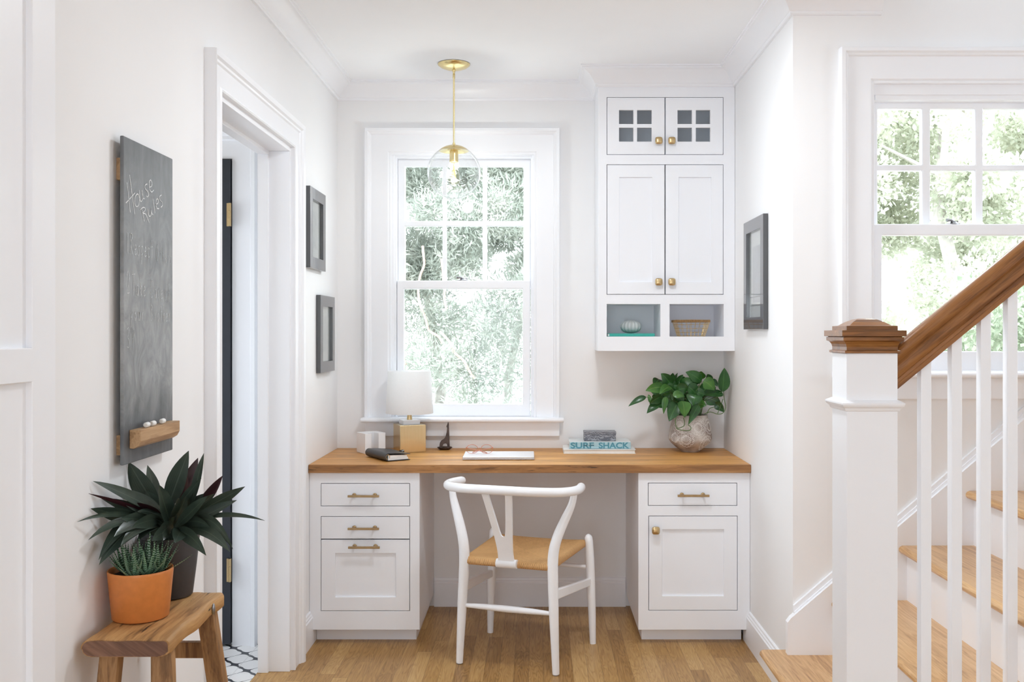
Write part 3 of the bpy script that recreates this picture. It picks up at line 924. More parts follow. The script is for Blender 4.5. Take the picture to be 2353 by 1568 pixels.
for i in range(nr):
    for k in range(na):
        fs.append((i * na + k, i * na + (k + 1) % na, (i + 1) * na + (k + 1) % na, (i + 1) * na + k))
fs.append(tuple(range(na)))
urn.add(vs, fs)
tag(urn.build('ribbed_vase', flat('grey_ceramic', (0.50, 0.53, 0.53), 0.28, var=0.08, sc=14), smooth=True, angle=60), 'small round ribbed grey ceramic vase on the teal book', 'vase')
bk = thing('wire_basket', 'small woven brass-coloured wire basket in the right cubby', 'basket', (0.713, 4.45, Q1[2]))
M_wire = flat('golden_wire', (0.62, 0.42, 0.16), 0.35, 0.8, var=0.2, sc=90)
def bpt(u, v, z):  # u,v in -1..1, z 0..1
    f_ = 0.057 + (0.078 - 0.057) * z; d_ = 0.045 + (0.060 - 0.045) * z
    return Vector((0.7135 + u * f_, 4.452 + v * d_, Q1[2] + 0.002 + z * 0.070))
mb = MB()
per = [(-1 + 2 * i / 7, -1) for i in range(7)] + [(1, -1 + 2 * i / 6) for i in range(6)] + [(1 - 2 * i / 7, 1) for i in range(7)] + [(-1, 1 - 2 * i / 6) for i in range(6)]
for u, v in per:
    ju = random.uniform(-0.05, 0.05)
    mb.tube([bpt(u, v, 0), bpt(u + (ju if abs(v) == 1 and abs(u) < 1 else 0), v, 0.5), bpt(u, v, 1)], 0.00085, 5)
for z in (0.0, 0.24, 0.5, 0.76):
    pp = [bpt(u, v, z) + Vector((0, 0, random.uniform(-0.0015, 0.0015))) for u, v in per]
    mb.tube(pp + [pp[0]], 0.00085, 5)
for i in range(1, 7):
    mb.tube([bpt(-1 + 2 * i / 7, -1, 0), bpt(-1 + 2 * i / 7, 1, 0)], 0.0008, 5)
mb.build('basket_body', M_wire, bk)
mb = MB()
corner = [bpt(u, v, 1.0) for u, v in per]
for dz in (0, 0.0026, -0.0026, -0.005):
    mb.tube([c + Vector((0, 0, dz + random.uniform(-0.0006, 0.0006))) for c in corner] + [corner[0] + Vector((0, 0, dz))], 0.0019, 6)
for i in range(len(corner)):
    for k in range(5):
        a, b = corner[i], corner[(i + 1) % len(corner)]
        p = a.lerp(b, k / 5)
        mb.tube([p + Vector((-0.0028, -0.0028, 0.004)), p + Vector((-0.003, -0.003, -0.007))], 0.0009, 4)
mb.build('rim', flat('rattan_wrap', (0.33, 0.19, 0.075), 0.6, var=0.3, sc=160), bk)

# ------------------------------------------------------------------ pendant lamp
PX, PD = -0.3645, 4.278
pl = thing('pendant_lamp', 'clear glass globe pendant lamp with brass rod hanging from the ceiling', 'pendant lamp', (PX, PD, 1.9))
MB().lathe([(0.069, ZC - 0.0005), (0.0715, ZC - 0.002), (0.071, ZC - 0.005), (0.058, ZC - 0.015), (0.038, ZC - 0.0225), (0.018, ZC - 0.0265), (0, ZC - 0.027)], (PX, PD, 0), 48).build('canopy', M_gold, pl, smooth=True, angle=60)
MB().lathe([(0.006, ZC - 0.02), (0.0085, ZC - 0.027), (0.0085, ZC - 0.031), (0.005, ZC - 0.037), (0.004, ZC - 0.043), (0.0055, ZC - 0.046), (0.0055, ZC - 0.062), (0.0038, ZC - 0.066),
            (0.0038, 2.150), (0.006, 2.149), (0.006, 2.138), (0.004, 2.134)], (PX, PD, 0), 20).build('rod', M_gold, pl, smooth=True)
GC, GR = 2.018, 0.118
prof = [(GR * math.sin(a), GC + GR * math.cos(a)) for a in [R(32) + (math.pi - R(32)) * i / 40 for i in range(41)]]
prof[-1] = (0, GC - GR)
MB().lathe(prof, (PX, PD, 0), 64).build('glass_globe', M_globe, pl, smooth=True, angle=80)
MB().lathe([(0.004, 2.140), (0.02, 2.139), (0.04, 2.133), (0.056, 2.124), (0.065, 2.117), (0.0655, 2.113), (0.055, 2.117), (0.03, 2.126), (0, 2.13)], (PX, PD, 0), 48).build('cap', M_gold, pl, smooth=True, angle=60)
MB().lathe([(0, 2.128), (0.030, 2.120), (0.030, 2.116), (0.0195, 2.114), (0.0195, 2.064), (0.018, 2.063), (0.0, 2.063)], (PX, PD, 0), 32).build('socket', M_gold, pl, smooth=True)
bb = MB().lathe([(0.012, 2.064), (0.013, 2.052), (0.017, 2.038), (0.024, 2.015), (0.0275, 1.996), (0.0285, 1.982), (0.026, 1.972), (0.018, 1.966), (0, 1.964)], (PX, PD, 0), 32).build('bulb', M_bulb, pl, smooth=True, angle=70)
fm = MB()
for k in range(6):
    a = k * math.pi / 3
    fm.tube([(PX + 0.004 * math.cos(a), PD + 0.004 * math.sin(a), 2.03), (PX + 0.009 * math.cos(a), PD + 0.009 * math.sin(a), 1.985), (PX + 0.007 * math.cos(a + 0.5), PD + 0.007 * math.sin(a + 0.5), 2.02)], 0.0006, 5)
fm.tube([(PX, PD, 2.06), (PX, PD, 1.99)], 0.0022, 8)
fm.build('filament', flat('amber_wire', (0.8, 0.62, 0.25), 0.4, 0.5), bb)

pb = bpy.data.lights.new('added_bulb_glow', 'POINT')  # glow added inside the pendant bulb to brighten the nook
pb.energy = 3.4; pb.shadow_soft_size = 0.03; pb.color = (0.92, 0.955, 1.0)
po = bpy.data.objects.new('added_bulb_glow', pb); po.location = (PX, PD, 1.975); COL.objects.link(po)

# added fill lamp on the hall ceiling, unseen, lifting the dim nook
fl = thing('added_fill_lamp', 'added fill lamp, round, white and flush on the unseen hall ceiling', 'added fill lamp', (0.20, 3.0, ZC - 0.08))
MB().lathe([(0, ZC - 0.001), (0.17, ZC - 0.001), (0.175, ZC - 0.01), (0.175, ZC - 0.055), (0.165, ZC - 0.055), (0.165, ZC - 0.02), (0, ZC - 0.02)], (0.20, 3.0, 0), 40).build('rim', M_white, fl, smooth=True)
md, N_, L_x, b_x = newmat('lit_diffuser')
b_x.inputs['Emission Color'].default_value = (0.97, 0.985, 1.0, 1); b_x.inputs['Emission Strength'].default_value = 1.5
MB().lathe([(0.164, ZC - 0.050), (0.12, ZC - 0.050), (0.0, ZC - 0.050)], (0.20, 3.0, 0), 40).build('diffuser', md, fl, smooth=True)
fd = bpy.data.lights.new('added_fill_light', 'AREA')
fd.shape = 'DISK'; fd.size = 0.33; fd.energy = 14.5; fd.color = (0.88, 0.945, 1.0)
fo = bpy.data.objects.new('added_fill_light', fd); fo.location = (0.20, 3.0, ZC - 0.056); COL.objects.link(fo)

# ------------------------------------------------------------------ framed pictures
def picture(name, label, mp, u0, u1, v0, v1, bw, art, th=0.020):
    p = thing(name, label, 'picture', mp((u0 + u1) / 2, v0, 0))
    fr = MB().plate(u0, u1, v0, v1, [(u0 + bw, u1 - bw, v0 + bw, v1 - bw)], 0.001, th, mp)
    fr.build('frame', M_black, p, bevel=0.0012)
    MB().plate(u0 + bw - 0.002, u1 - bw + 0.002, v0 + bw - 0.002, v1 - bw + 0.002, [], 0.002, 0.0045, mp).build('mat', M_paper, p)
    m = 0.22
    iw, ih = u1 - u0 - 2 * bw, v1 - v0 - 2 * bw
    MB().plate(u0 + bw + iw * m, u1 - bw - iw * m, v0 + bw + ih * 0.17, v1 - bw - ih * 0.17, [], 0.0045, 0.0052, mp).build('print', art, p)
    MB().plate(u0 + bw - 0.002, u1 - bw + 0.002, v0 + bw - 0.002, v1 - bw + 0.002, [], 0.008, 0.0095, mp).build('glazing', M_glass, p)
    return p


def art_mat(name, c1, c2, sc):
    m, N, L, b = newmat(name)
    v = mapping(N, L, (sc, sc, sc * 0.6))
    col = ramp(N, L, noise(N, L, v, 1.0, 6, 0.6, 1.0), [(0.38, c1), (0.6, c2)])
    L.new(col, b.inputs['Base Color']); setp(b, rough=0.6)
    return m


picture('framed_picture', 'black-framed pale print hung higher beside the doorway', left, 3.983, 4.275, 1.578, 1.916, 0.048, art_mat('pale_sketch', (0.55, 0.56, 0.55), (0.76, 0.76, 0.75), 40))
picture('framed_picture', 'black-framed pale print hung lower, nearest the desk corner', left, 4.174, 4.469, 1.133, 1.472, 0.048, art_mat('soft_sketch', (0.60, 0.61, 0.61), (0.76, 0.76, 0.75), 30))
rp = picture('framed_picture', 'tall black-framed grey print alone on the right-hand wall', right, 3.734, 4.087, 1.3215, 1.770, 0.050, art_mat('grey_photo', (0.40, 0.40, 0.42), (0.60, 0.60, 0.62), 6))
MB().box((XR - 0.0060, 3.815, 1.452), (XR - 0.0053, 4.02, 1.456)).box((XR - 0.0060, 3.815, 1.418), (XR - 0.0053, 4.02, 1.421)).build('print_line', M_black, rp)

# ------------------------------------------------------------------ chalkboard
XB = -0.9275
def slate():
    m, N, L, b = newmat('chalk_slate')
    v = mapping(N, L, (1, 2.2, 1.6))
    n1 = noise(N, L, v, 2.6, 5, 0.6, 0.8)
    v2 = mapping(N, L, (1, 26, 2.4))
    n2 = noise(N, L, v2, 1.2, 4)
    f = math_(N, L, 'ADD', math_(N, L, 'MULTIPLY', n1, 0.65), math_(N, L, 'MULTIPLY', n2, 0.35))
    col = ramp(N, L, f, [(0.36, (0.055, 0.062, 0.070)), (0.52, (0.105, 0.113, 0.122)), (0.68, (0.19, 0.20, 0.205))])
    # reflected sheen painted as a paler middle and lower band, broken by chalk smudges
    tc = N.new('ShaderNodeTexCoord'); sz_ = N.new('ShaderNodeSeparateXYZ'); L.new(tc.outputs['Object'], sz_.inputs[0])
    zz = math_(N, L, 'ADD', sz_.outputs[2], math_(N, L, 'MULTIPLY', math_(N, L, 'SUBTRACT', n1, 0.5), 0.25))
    sheen_smudge = ramp(N, L, zz, [(0.06, (0, 0, 0)), (0.20, (0.85, 0.85, 0.85)), (0.42, (0.75, 0.75, 0.75)), (0.74, (0.12, 0.12, 0.12))])
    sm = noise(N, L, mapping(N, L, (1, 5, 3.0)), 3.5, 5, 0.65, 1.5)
    sheen_smudge = math_(N, L, 'MULTIPLY', sheen_smudge, ramp(N, L, sm, [(0.3, (0.35, 0.35, 0.35)), (0.7, (1, 1, 1))]))
    col = mix(N, L, sheen_smudge, col, (0.42, 0.43, 0.435))
    L.new(col, b.inputs['Base Color']); setp(b, rough=0.45, spec=0.4)
    bump(N, L, b, n1, 0.05, 0.002)
    return m
cb = thing('chalkboard', 'tall narrow slate chalkboard with House Rules chalked on it', 'chalkboard', (XB, 2.317, 1.009))
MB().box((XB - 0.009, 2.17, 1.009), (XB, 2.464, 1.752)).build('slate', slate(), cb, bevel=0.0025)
for y_, za, zb_ in ((2.188, 1.655, 1.705), (2.42, 1.655, 1.705), (2.188, 1.03, 1.075), (2.42, 1.03, 1.075)):
    MB().box((XL + 0.0005, y_, za), (XB - 0.009, y_ + 0.02, zb_)).build('wall_spacer', M_ledge, cb)
def bp(px, py):
    D = -XB * F / (VX - px)
    return (D, HC - (py - VY) * D / F)
def stroke(mb, pts, w=0.0016):
    P = [Vector((XB + 0.0006, p[0], p[1])) for p in pts]
    vs, fs = [], []
    for i, p in enumerate(P):
        d = P[min(i + 1, len(P) - 1)] - P[max(i - 1, 0)]
        d = d.normalized() if d.length > 0 else Vector((0, 0, 1))
        sd = Vector((0, -d.z, d.y)) * (w / 2) * random.uniform(0.75, 1.2)
        vs += [p + sd, p - sd]
    for i in range(len(P) - 1): fs.append((2 * i, 2 * i + 1, 2 * i + 3, 2 * i + 2))
    mb.add(vs, fs)
def smoothp(pts, k=5):
    o = []
    n = len(pts)
    if n < 3: return pts
    for i in range(n - 1):
        p0, p1, p2, p3 = pts[max(i - 1, 0)], pts[i], pts[i + 1], pts[min(i + 2, n - 1)]
        for s in range(k):
            t_ = s / k
            o.append(tuple(0.5 * ((2 * p1[c]) + (-p0[c] + p2[c]) * t_ + (2 * p0[c] - 5 * p1[c] + 4 * p2[c] - p3[c]) * t_ ** 2 + (-p0[c] + 3 * p1[c] - 3 * p2[c] + p3[c]) * t_ ** 3) for c in range(len(p1))))
    o.append(pts[-1])
    return o
title = [[(190, 182), (207, 330), (225, 500)], [(217, 100), (245, 320), (272, 520)], [(178, 400), (225, 350), (275, 292)],
         [(322, 370), (315, 320), (297, 305), (276, 340), (273, 400), (290, 437), (312, 425), (322, 370)],
         [(322, 262), (326, 350), (338, 385), (355, 360), (358, 320), (350, 262)], [(352, 300), (360, 345), (376, 355)],
         [(405, 197), (382, 212), (383, 245), (410, 280), (420, 315), (405, 335), (392, 322)],
         [(428, 232), (450, 222), (455, 185), (440, 156), (426, 180), (430, 250), (452, 283), (474, 262)],
         [(350, 470), (362, 540), (374, 597)], [(333, 472), (360, 447), (382, 455), (380, 480), (358, 508), (385, 515), (405, 560), (424, 607)],
         [(412, 462), (418, 520), (432, 542), (446, 520), (445, 455), (452, 505), (467, 525)], [(465, 352), (475, 430), (487, 507)],
         [(495, 415), (518, 400), (520, 365), (505, 358), (496, 400), (508, 455), (530, 458)], [(556, 315), (536, 332), (540, 365), (562, 392), (566, 425), (548, 445)]]
M_chalk = flat('chalk', (0.78, 0.79, 0.80), 0.9, var=0.25, sc=300)
for grp in (title[:8], title[8:]):
    mb = MB()
    for s in grp:
        stroke(mb, smoothp([bp(250 + x / 4.612, 380 + y / 4.612) for x, y in s]), 0.0023)
    mb.build('chalk_word', M_chalk, cb, recalc=False)
GL = {'1': [[(0.2, 1), (0.2, 0)]], '.': [[(0.1, 0.05), (0.16, 0.0)]], '2': [[(0.05, 0.8), (0.2, 1), (0.42, 0.85), (0.35, 0.5), (0.05, 0.03), (0.5, 0.03)]],
      '3': [[(0.05, 0.9), (0.3, 1), (0.42, 0.8), (0.2, 0.55), (0.45, 0.35), (0.35, 0.05), (0.05, 0.1)]],
      'R': [[(0.08, 1), (0.1, 0)], [(0.0, 0.9), (0.3, 1), (0.4, 0.8), (0.1, 0.5), (0.5, 0)]], 'e': [[(0.05, 0.25), (0.35, 0.32), (0.25, 0.5), (0.05, 0.3), (0.12, 0.02), (0.4, 0.08)]],
      's': [[(0.35, 0.48), (0.1, 0.4), (0.3, 0.2), (0.2, 0), (0.05, 0.05)]], 'p': [[(0.08, 0.5), (0.08, -0.4)], [(0.08, 0.4), (0.3, 0.5), (0.38, 0.2), (0.1, 0.05)]],
      'c': [[(0.38, 0.42), (0.15, 0.48), (0.05, 0.2), (0.2, 0), (0.4, 0.08)]], 't': [[(0.2, 0.9), (0.2, 0)], [(0.02, 0.55), (0.4, 0.58)]],
      'O': [[(0.3, 1), (0.05, 0.6), (0.2, 0.05), (0.5, 0.4), (0.4, 0.9), (0.25, 1)]], 'h': [[(0.08, 1), (0.08, 0)], [(0.08, 0.3), (0.28, 0.5), (0.35, 0)]],
      'r': [[(0.08, 0.5), (0.1, 0)], [(0.1, 0.3), (0.3, 0.5)]], 'T': [[(0, 0.95), (0.55, 1)], [(0.28, 1), (0.28, 0)]],
      'a': [[(0.35, 0.45), (0.1, 0.45), (0.05, 0.1), (0.3, 0.05), (0.36, 0.48), (0.42, 0)]], 'k': [[(0.08, 0.9), (0.08, 0)], [(0.35, 0.5), (0.1, 0.25), (0.4, 0)]],
      'C': [[(0.5, 0.85), (0.25, 1), (0.05, 0.5), (0.2, 0.02), (0.52, 0.12)]], 'o': [[(0.2, 0.5), (0.05, 0.25), (0.2, 0), (0.38, 0.25), (0.2, 0.5)]],
      'f': [[(0.4, 0.95), (0.22, 0.85), (0.2, -0.1)], [(0.05, 0.5), (0.38, 0.5)]], 'y': [[(0.05, 0.5), (0.2, 0.15), (0.38, 0.5), (0.15, -0.4)]],
      'u': [[(0.05, 0.5), (0.08, 0.05), (0.3, 0.1), (0.32, 0.5), (0.38, 0)]], 'B': [[(0.08, 1), (0.08, 0)], [(0.08, 0.95), (0.4, 0.8), (0.1, 0.52), (0.45, 0.25), (0.08, 0)]],
      'P': [[(0.08, 1), (0.08, 0)], [(0.0, 0.95), (0.42, 0.8), (0.1, 0.45)]], ' ': [], 'H': [[(0.05, 1), (0.05, 0)], [(0.4, 1), (0.4, 0)], [(0.05, 0.5), (0.4, 0.5)]]}
def line_text(mb, txt, D0, z0, h, adv, w, sl=0.0):
    x = D0
    for ch in txt:
        for s in GL.get(ch, []):
            stroke(mb, smoothp([(x + px * h * 0.60, z0 + sl * (x - D0) + py * h) for px, py in s], 4), w)
        x += adv * (1.25 if ch.isupper() else 1) * (0.5 if ch in '.1' else 1)
M_ch2 = flat('faded_chalk', (0.58, 0.60, 0.61), 0.9, var=0.3, sc=300)
M_ch3 = flat('ghost_chalk', (0.42, 0.44, 0.45), 0.9, var=0.3, sc=300)
for txt, d_, z_, h_, ad, w_s, m_c in (('1.Respect', 2.185, 1.488, 0.048, 0.0188, 0.0019, M_ch2), ('2', 2.186, 1.398, 0.050, 0.022, 0.0019, M_ch2), ('Take', 2.214, 1.394, 0.050, 0.0195, 0.0019, M_ch2), ('your', 2.206, 1.336, 0.040, 0.021, 0.0019, M_ch2),
                                      ('Others', 2.355, 1.482, 0.042, 0.017, 0.0015, M_ch3), ('Care', 2.320, 1.392, 0.045, 0.020, 0.0016, M_ch2), ('of', 2.408, 1.388, 0.045, 0.020, 0.0015, M_ch3), ('Brother', 2.322, 1.336, 0.042, 0.018, 0.0015, M_ch2), ('3', 2.186, 1.272, 0.048, 0.024, 0.0015, M_ch2), ('P', 2.216, 1.272, 0.048, 0.024, 0.0014, M_ch3)):
    mb = MB()
    line_text(mb, txt, d_, z_, h_, ad, w_s)
    mb.build('chalk_word', m_c, cb, recalc=False)
# ledge
xf = -0.9015
lg = [(XB + 0.0005, 1.044), (XB + 0.010, 1.043), (XB + 0.020, 1.049), (xf, 1.060), (xf, 1.086), (XB + 0.0005, 1.086)]
MB().extrude([(x, 2.200, z) for x, z in lg], (0, 0.242, 0)).build('ledge', M_ledge, cb, bevel=0.001)
for i, (px, py, lab) in enumerate(((337, 977, 'stub of white chalk nearest the left end of the ledge'), (351, 975, 'middle stub of white chalk on the wooden ledge'), (373, 970, 'stub of white chalk nearest the right end of the ledge'))):
    Dc = 0.912 * F / (VX - px)
    c = MB().tube([(-0.911, Dc - 0.010, 1.0925), (-0.911, Dc - 0.008, 1.0925), (-0.912, Dc + 0.008, 1.0925), (-0.912, Dc + 0.010, 1.0925)], [0.0045, 0.0062, 0.0062, 0.0045], 12).build('chalk_stub', M_paper, smooth=True)
    tag(c, lab, 'chalk', 'chalk stubs on the ledge')

# ------------------------------------------------------------------ desk lamp
LN = Vector((-0.6227, 4.42, ZT))
th = R(23)
e1, e2 = Vector((math.cos(th), math.sin(th), 0)), Vector((-math.sin(th), math.cos(th), 0))
A = 0.122
LC = LN + (e1 + e2) * A / 2
lamp = thing('table_lamp', 'table lamp with brass cube base and white drum shade', 'lamp', LC, th)
def lb(h, z0, z1): return MB().box((-h, -h, z0), (h, h, z1))
def brushed():
    m, N, L, b = newmat('brushed_gold_cube')
    v = mapping(N, L, (60, 60, 2))
    f = noise(N, L, v, 4, 3)
    L.new(ramp(N, L, f, [(0.3, (0.74, 0.58, 0.33)), (0.7, (0.78, 0.62, 0.37))]), b.inputs['Base Color'])
    setp(b, rough=0.25, metal=1.0)
    return m
lb(A / 2, 0.0003, 0.126).build('base', brushed(), lamp, local=True, bevel=0.0015)
lb(0.040, 0.126, 0.147).build('plinth', M_white, lamp, local=True, bevel=0.001)
MB().lathe([(0.0125, 0.147), (0.0115, 0.16), (0.009, 0.19), (0.0085, 0.26), (0, 0.26)], n=20).build('stem', M_brass, lamp, local=True, smooth=True)
shd = leaf_mat('linen_shade', (0.93, 0.93, 0.93), (0.95, 0.95, 0.95), rough=0.9, trans=0.5, sc=200)
shz0, shz1 = 0.177, 0.374
prof = [(0.1095, shz0), (0.1105, shz0 + 0.003), (0.1005, shz1 - 0.003), (0.1000, shz1), (0.0980, shz1), (0.0985, shz1 - 0.004), (0.1080, shz0 + 0.004), (0.1075, shz0), (0.1095, shz0)]
MB().lathe(prof, n=64).build('shade', shd, lamp, local=True, smooth=True)
sp = MB()
for k in range(3):
    a = k * 2 * math.pi / 3 + 0.3
    sp.tube([(0, 0, 0.262), (0.0985 * math.cos(a), 0.0985 * math.sin(a), shz1 - 0.02)], 0.0014, 6)
sp.tube([(0, 0, 0.255), (0, 0, 0.285)], 0.009, 12)
sp.build('shade_spider', M_brass, lamp, local=True)

# ------------------------------------------------------------------ white notched block
th = R(33)
nb = Vector((wx(839, 4.385), 4.385, ZT))
e1, e2 = Vector((math.cos(th), math.sin(th), 0)), Vector((-math.sin(th), math.cos(th), 0))
a, H = 0.100, 0.092
plan = [(0, 0), (0.030, 0), (0.030, 0.055), (0.040, 0.062), (0.062, 0.062), (0.066, 0.055), (0.066, 0.0), (a, 0), (a, a), (0, a)]
blk = MB().extrude([nb + e1 * u + e2 * v + Vector((0, 0, 0.0003)) for u, v in plan], (0, 0, H)).build('pen_holder', M_white, bevel=0.0012)
tag(blk, 'white block-shaped holder with a vertical notch left of the brass lamp', 'holder')

# ------------------------------------------------------------------ black organiser
o0 = Vector((wx(885, 4.12), 4.12, ZT + 0.0004))
u_ = Vector((-0.133, 0.206, 0)).normalized(); w_ = Vector((u_.y, -u_.x, 0))
ang = math.atan2(w_.y, w_.x)
og = thing('organiser', 'black leather ring organiser lying on the left of the desk', 'organiser', o0, ang)
M_leather = flat('black_leather', (0.018, 0.018, 0.020), 0.38, 0, 0.6, var=0.2, sc=250, bs=0.15)
Lg, Wd = 0.215, 0.118     # local x = w_ (page side), y = spine direction
sp = []
for k in range(13):
    aa = R(90) + R(180) * k / 12
    sp.append((0.017 + 0.018 * math.cos(aa), 0.0185 + 0.0175 * math.sin(aa)))
outer = sp
inner = [(0.017 + 0.014 * math.cos(R(90) + R(180) * k / 12), 0.0185 + 0.0140 * math.sin(R(90) + R(180) * k / 12)) for k in range(12, -1, -1)]
poly = [(Wd, 0.0275), (0.06, 0.0335)] + outer + [(Wd, 0.0012), (Wd, 0.0034)] + inner + [(0.06, 0.031), (Wd, 0.0252)]
MB().extrude([(x, 0, z) for x, z in poly], (0, Lg, 0)).build('cover', M_leather, og, local=True, bevel=0.0006)
MB().box((0.016, 0.006, 0.0045), (0.110, Lg - 0.008, 0.0135)).build('pages', M_paper, og, local=True)
MB().add([(0.018, 0.008, 0.0142), (0.106, 0.008, 0.0142), (0.106, Lg - 0.01, 0.0142), (0.018, Lg - 0.01, 0.0142), (0.018, 0.008, 0.026), (0.106, 0.008, 0.0225), (0.106, Lg - 0.01, 0.0225), (0.018, Lg - 0.01, 0.026)],
         [(3, 2, 1, 0), (4, 5, 6, 7), (0, 1, 5, 4), (1, 2, 6, 5), (2, 3, 7, 6), (3, 0, 4, 7)]).build('divider_pages', M_paper, og, local=True)
for yy in (0.008, 0.045, 0.19):
    rg = MB().tube([(0.016 + 0.009 * math.cos(R(360 * k / 16)), yy, 0.0185 + 0.0105 * math.sin(R(360 * k / 16))) for k in range(17)], 0.0016, 6)
    rg.build('ring', M_brass, og, local=True)
MB().tube([(Wd - 0.005, 0.09, 0.0285), (Wd + 0.010, 0.10, 0.030), (Wd + 0.016, 0.11, 0.018), (Wd + 0.004, 0.118, 0.003)], [0.004] * 4, 8, flat=2.0).build('clasp_strap', M_leather, og, local=True, smooth=True)

# ------------------------------------------------------------------ giraffe figurine
gd = 4.555
gf = thing('giraffe_figurine', 'small dark sitting-giraffe ring dish below the window sill', 'figurine', (wx(1022, gd), gd, ZT))
M_bronze = flat('dark_bronze', (0.075, 0.052, 0.045), 0.38, 0.5, var=0.3, sc=60)
sil = [(1567, 830), (1576, 870), (1577, 905), (1582, 1000), (1585, 1100), (1590, 1222), (1553, 1222), (1553, 1185), (1548, 1162), (1530, 1152), (1502, 1158), (1486, 1175), (1480, 1200), (1482, 1222), (1441, 1222), (1438, 1180), (1443, 1145), (1465, 1110), (1505, 1085), (1530, 1045), (1545, 985), (1551, 930), (1550, 912), (1541, 907), (1543, 892), (1555, 865)]
gp = []
base_y = 1222
for x, y in sil:
    gp.append((wx(790 + x / 6.532, gd), gd - 0.007, ZT + 0.0085 + (base_y - y) / 6.532 * gd / F))
MB().extrude(gp, (0, 0.014, 0)).build('body', M_bronze, gf, bevel=0.0028, seg=2)
gc = (wx(1022, gd), gd, ZT)
MB().lathe([(0, 0.0003), (0.022, 0.0003), (0.031, 0.006), (0.036, 0.011), (0.0345, 0.0125), (0.029, 0.009), (0.020, 0.0075), (0, 0.0075)], gc, 32, 1.0, 0.8).build('dish', M_bronze, gf, smooth=True)
MB().box((gc[0] + 0.0045, gd - 0.001, ZT + 0.118), (gc[0] + 0.0105, gd + 0.001, ZT + 0.1265)).build('horns', M_bronze, gf) if False else None

# ------------------------------------------------------------------ laptop and glasses
lp = thing('laptop', 'closed silver-white laptop at the middle of the desk', 'laptop', ((-0.32 - 0.009) / 2, 4.28, ZT), R(0.7))
M_alu = flat('silver_aluminium', (0.74, 0.74, 0.76), 0.35, 0.3, var=0.01)
lo_m = MB().box((-0.1555, -0.103, 0.0015), (0.1555, 0.103, 0.0078)).build('body', M_alu, lp, local=True, bevel=0.003, seg=3)
MB().box((-0.1555, -0.103, 0.0084), (0.1555, 0.103, 0.0138)).build('lid', M_alu, lp, local=True, bevel=0.0025, seg=3)
MB().box((-0.152, -0.100, 0.0077), (0.152, 0.100, 0.0085)).box((-0.13, -0.09, 0.0002), (0.13, 0.09, 0.0016)).build('seam_gasket', flat('dark_rubber', (0.03, 0.03, 0.03), 0.6), lp, local=True)

gz = ZT + 0.0142
D0 = 4.275
gx0 = wx(1101.5, D0)
gls = thing('eyeglasses', 'thin coral-pink framed eyeglasses resting on the laptop', 'glasses', (gx0, D0, gz))
M_coral = flat('coral_plastic', (0.62, 0.22, 0.13), 0.3, var=0.15, sc=80)
for s in (-1, 1):
    cx = gx0 + s * 0.0325
    rim = []
    for k in range(29):
        a = 2 * math.pi * k / 28
        rx_ = 0.0265 * (1.0 - 0.06 * math.sin(a))
        rim.append(Vector((cx + rx_ * math.cos(a) + s * 0.0, D0 + 0.006 * abs(math.cos(a)), gz + 0.0215 + 0.0205 * math.sin(a) * (1.0 if math.sin(a) > 0 else 0.92))))
    MB().tube(rim, 0.0011, 7, cap=False).build('rim', M_coral, gls, smooth=True)
    MB().add([p for p in rim[:-1]], [tuple(range(28))]).build('lens', glass_mat('lens_glass', (0.97, 0.97, 0.97), 0, 1.35), gls)
    hx = cx + s * 0.0265
    MB().tube([(hx, D0 + 0.004, gz + 0.028), (hx + s * 0.001, D0 + 0.012, gz + 0.028), (hx - s * 0.02, D0 + 0.03 + 0.006 * s, gz + 0.020), (hx - s * 0.075, D0 + 0.036 + 0.010 * s, gz + 0.008), (hx - s * 0.092, D0 + 0.037 + 0.010 * s, gz + 0.002)], [0.0015, 0.0016, 0.0017, 0.0020, 0.0022], 7).build('temple', M_coral, gls, smooth=True)
MB().tube([(gx0 - 0.0065, D0 + 0.005, gz + 0.024), (gx0, D0 + 0.002, gz + 0.027), (gx0 + 0.0065, D0 + 0.005, gz + 0.024)], 0.0013, 7).build('bridge', M_coral, gls, smooth=True)

# ------------------------------------------------------------------ books and box
def text_mesh(txt, name, mat, parent, loc, sx, sz, depth=0.0004, bold=0.0):
    cu = bpy.data.curves.new(name, 'FONT')
    cu.body = txt
    cu.extrude = 0.5
    cu.offset = bold
    cu.align_x = 'LEFT'
    o = bpy.data.objects.new(name, cu)
    dg = bpy.context.evaluated_depsgraph_get()
    COL.objects.link(o)
    bpy.context.view_layer.update()
    me = bpy.data.meshes.new_from_object(o.evaluated_get(bpy.context.evaluated_depsgraph_get()))
    COL.objects.unlink(o); bpy.data.objects.remove(o)
    xs = [v.co.x for v in me.vertices]; ys = [v.co.y for v in me.vertices]
    x0_, x1_, y0_, y1_ = min(xs), max(xs), min(ys), max(ys)
    inv = WM[parent.name].inverted()
    for v in me.vertices:
        p = Vector((loc[0] + (v.co.x - x0_) / (x1_ - x0_) * sx, loc[1] + (v.co.z) * depth, loc[2] + (v.co.y - y0_) / (y1_ - y0_) * sz))
        v.co = inv @ p
    me.materials.clear(); me.materials.append(mat)
    r = bpy.data.objects.new(name, me)
    COL.objects.link(r); r.parent = parent
    WM[r.name] = WM[parent.name]
    return r


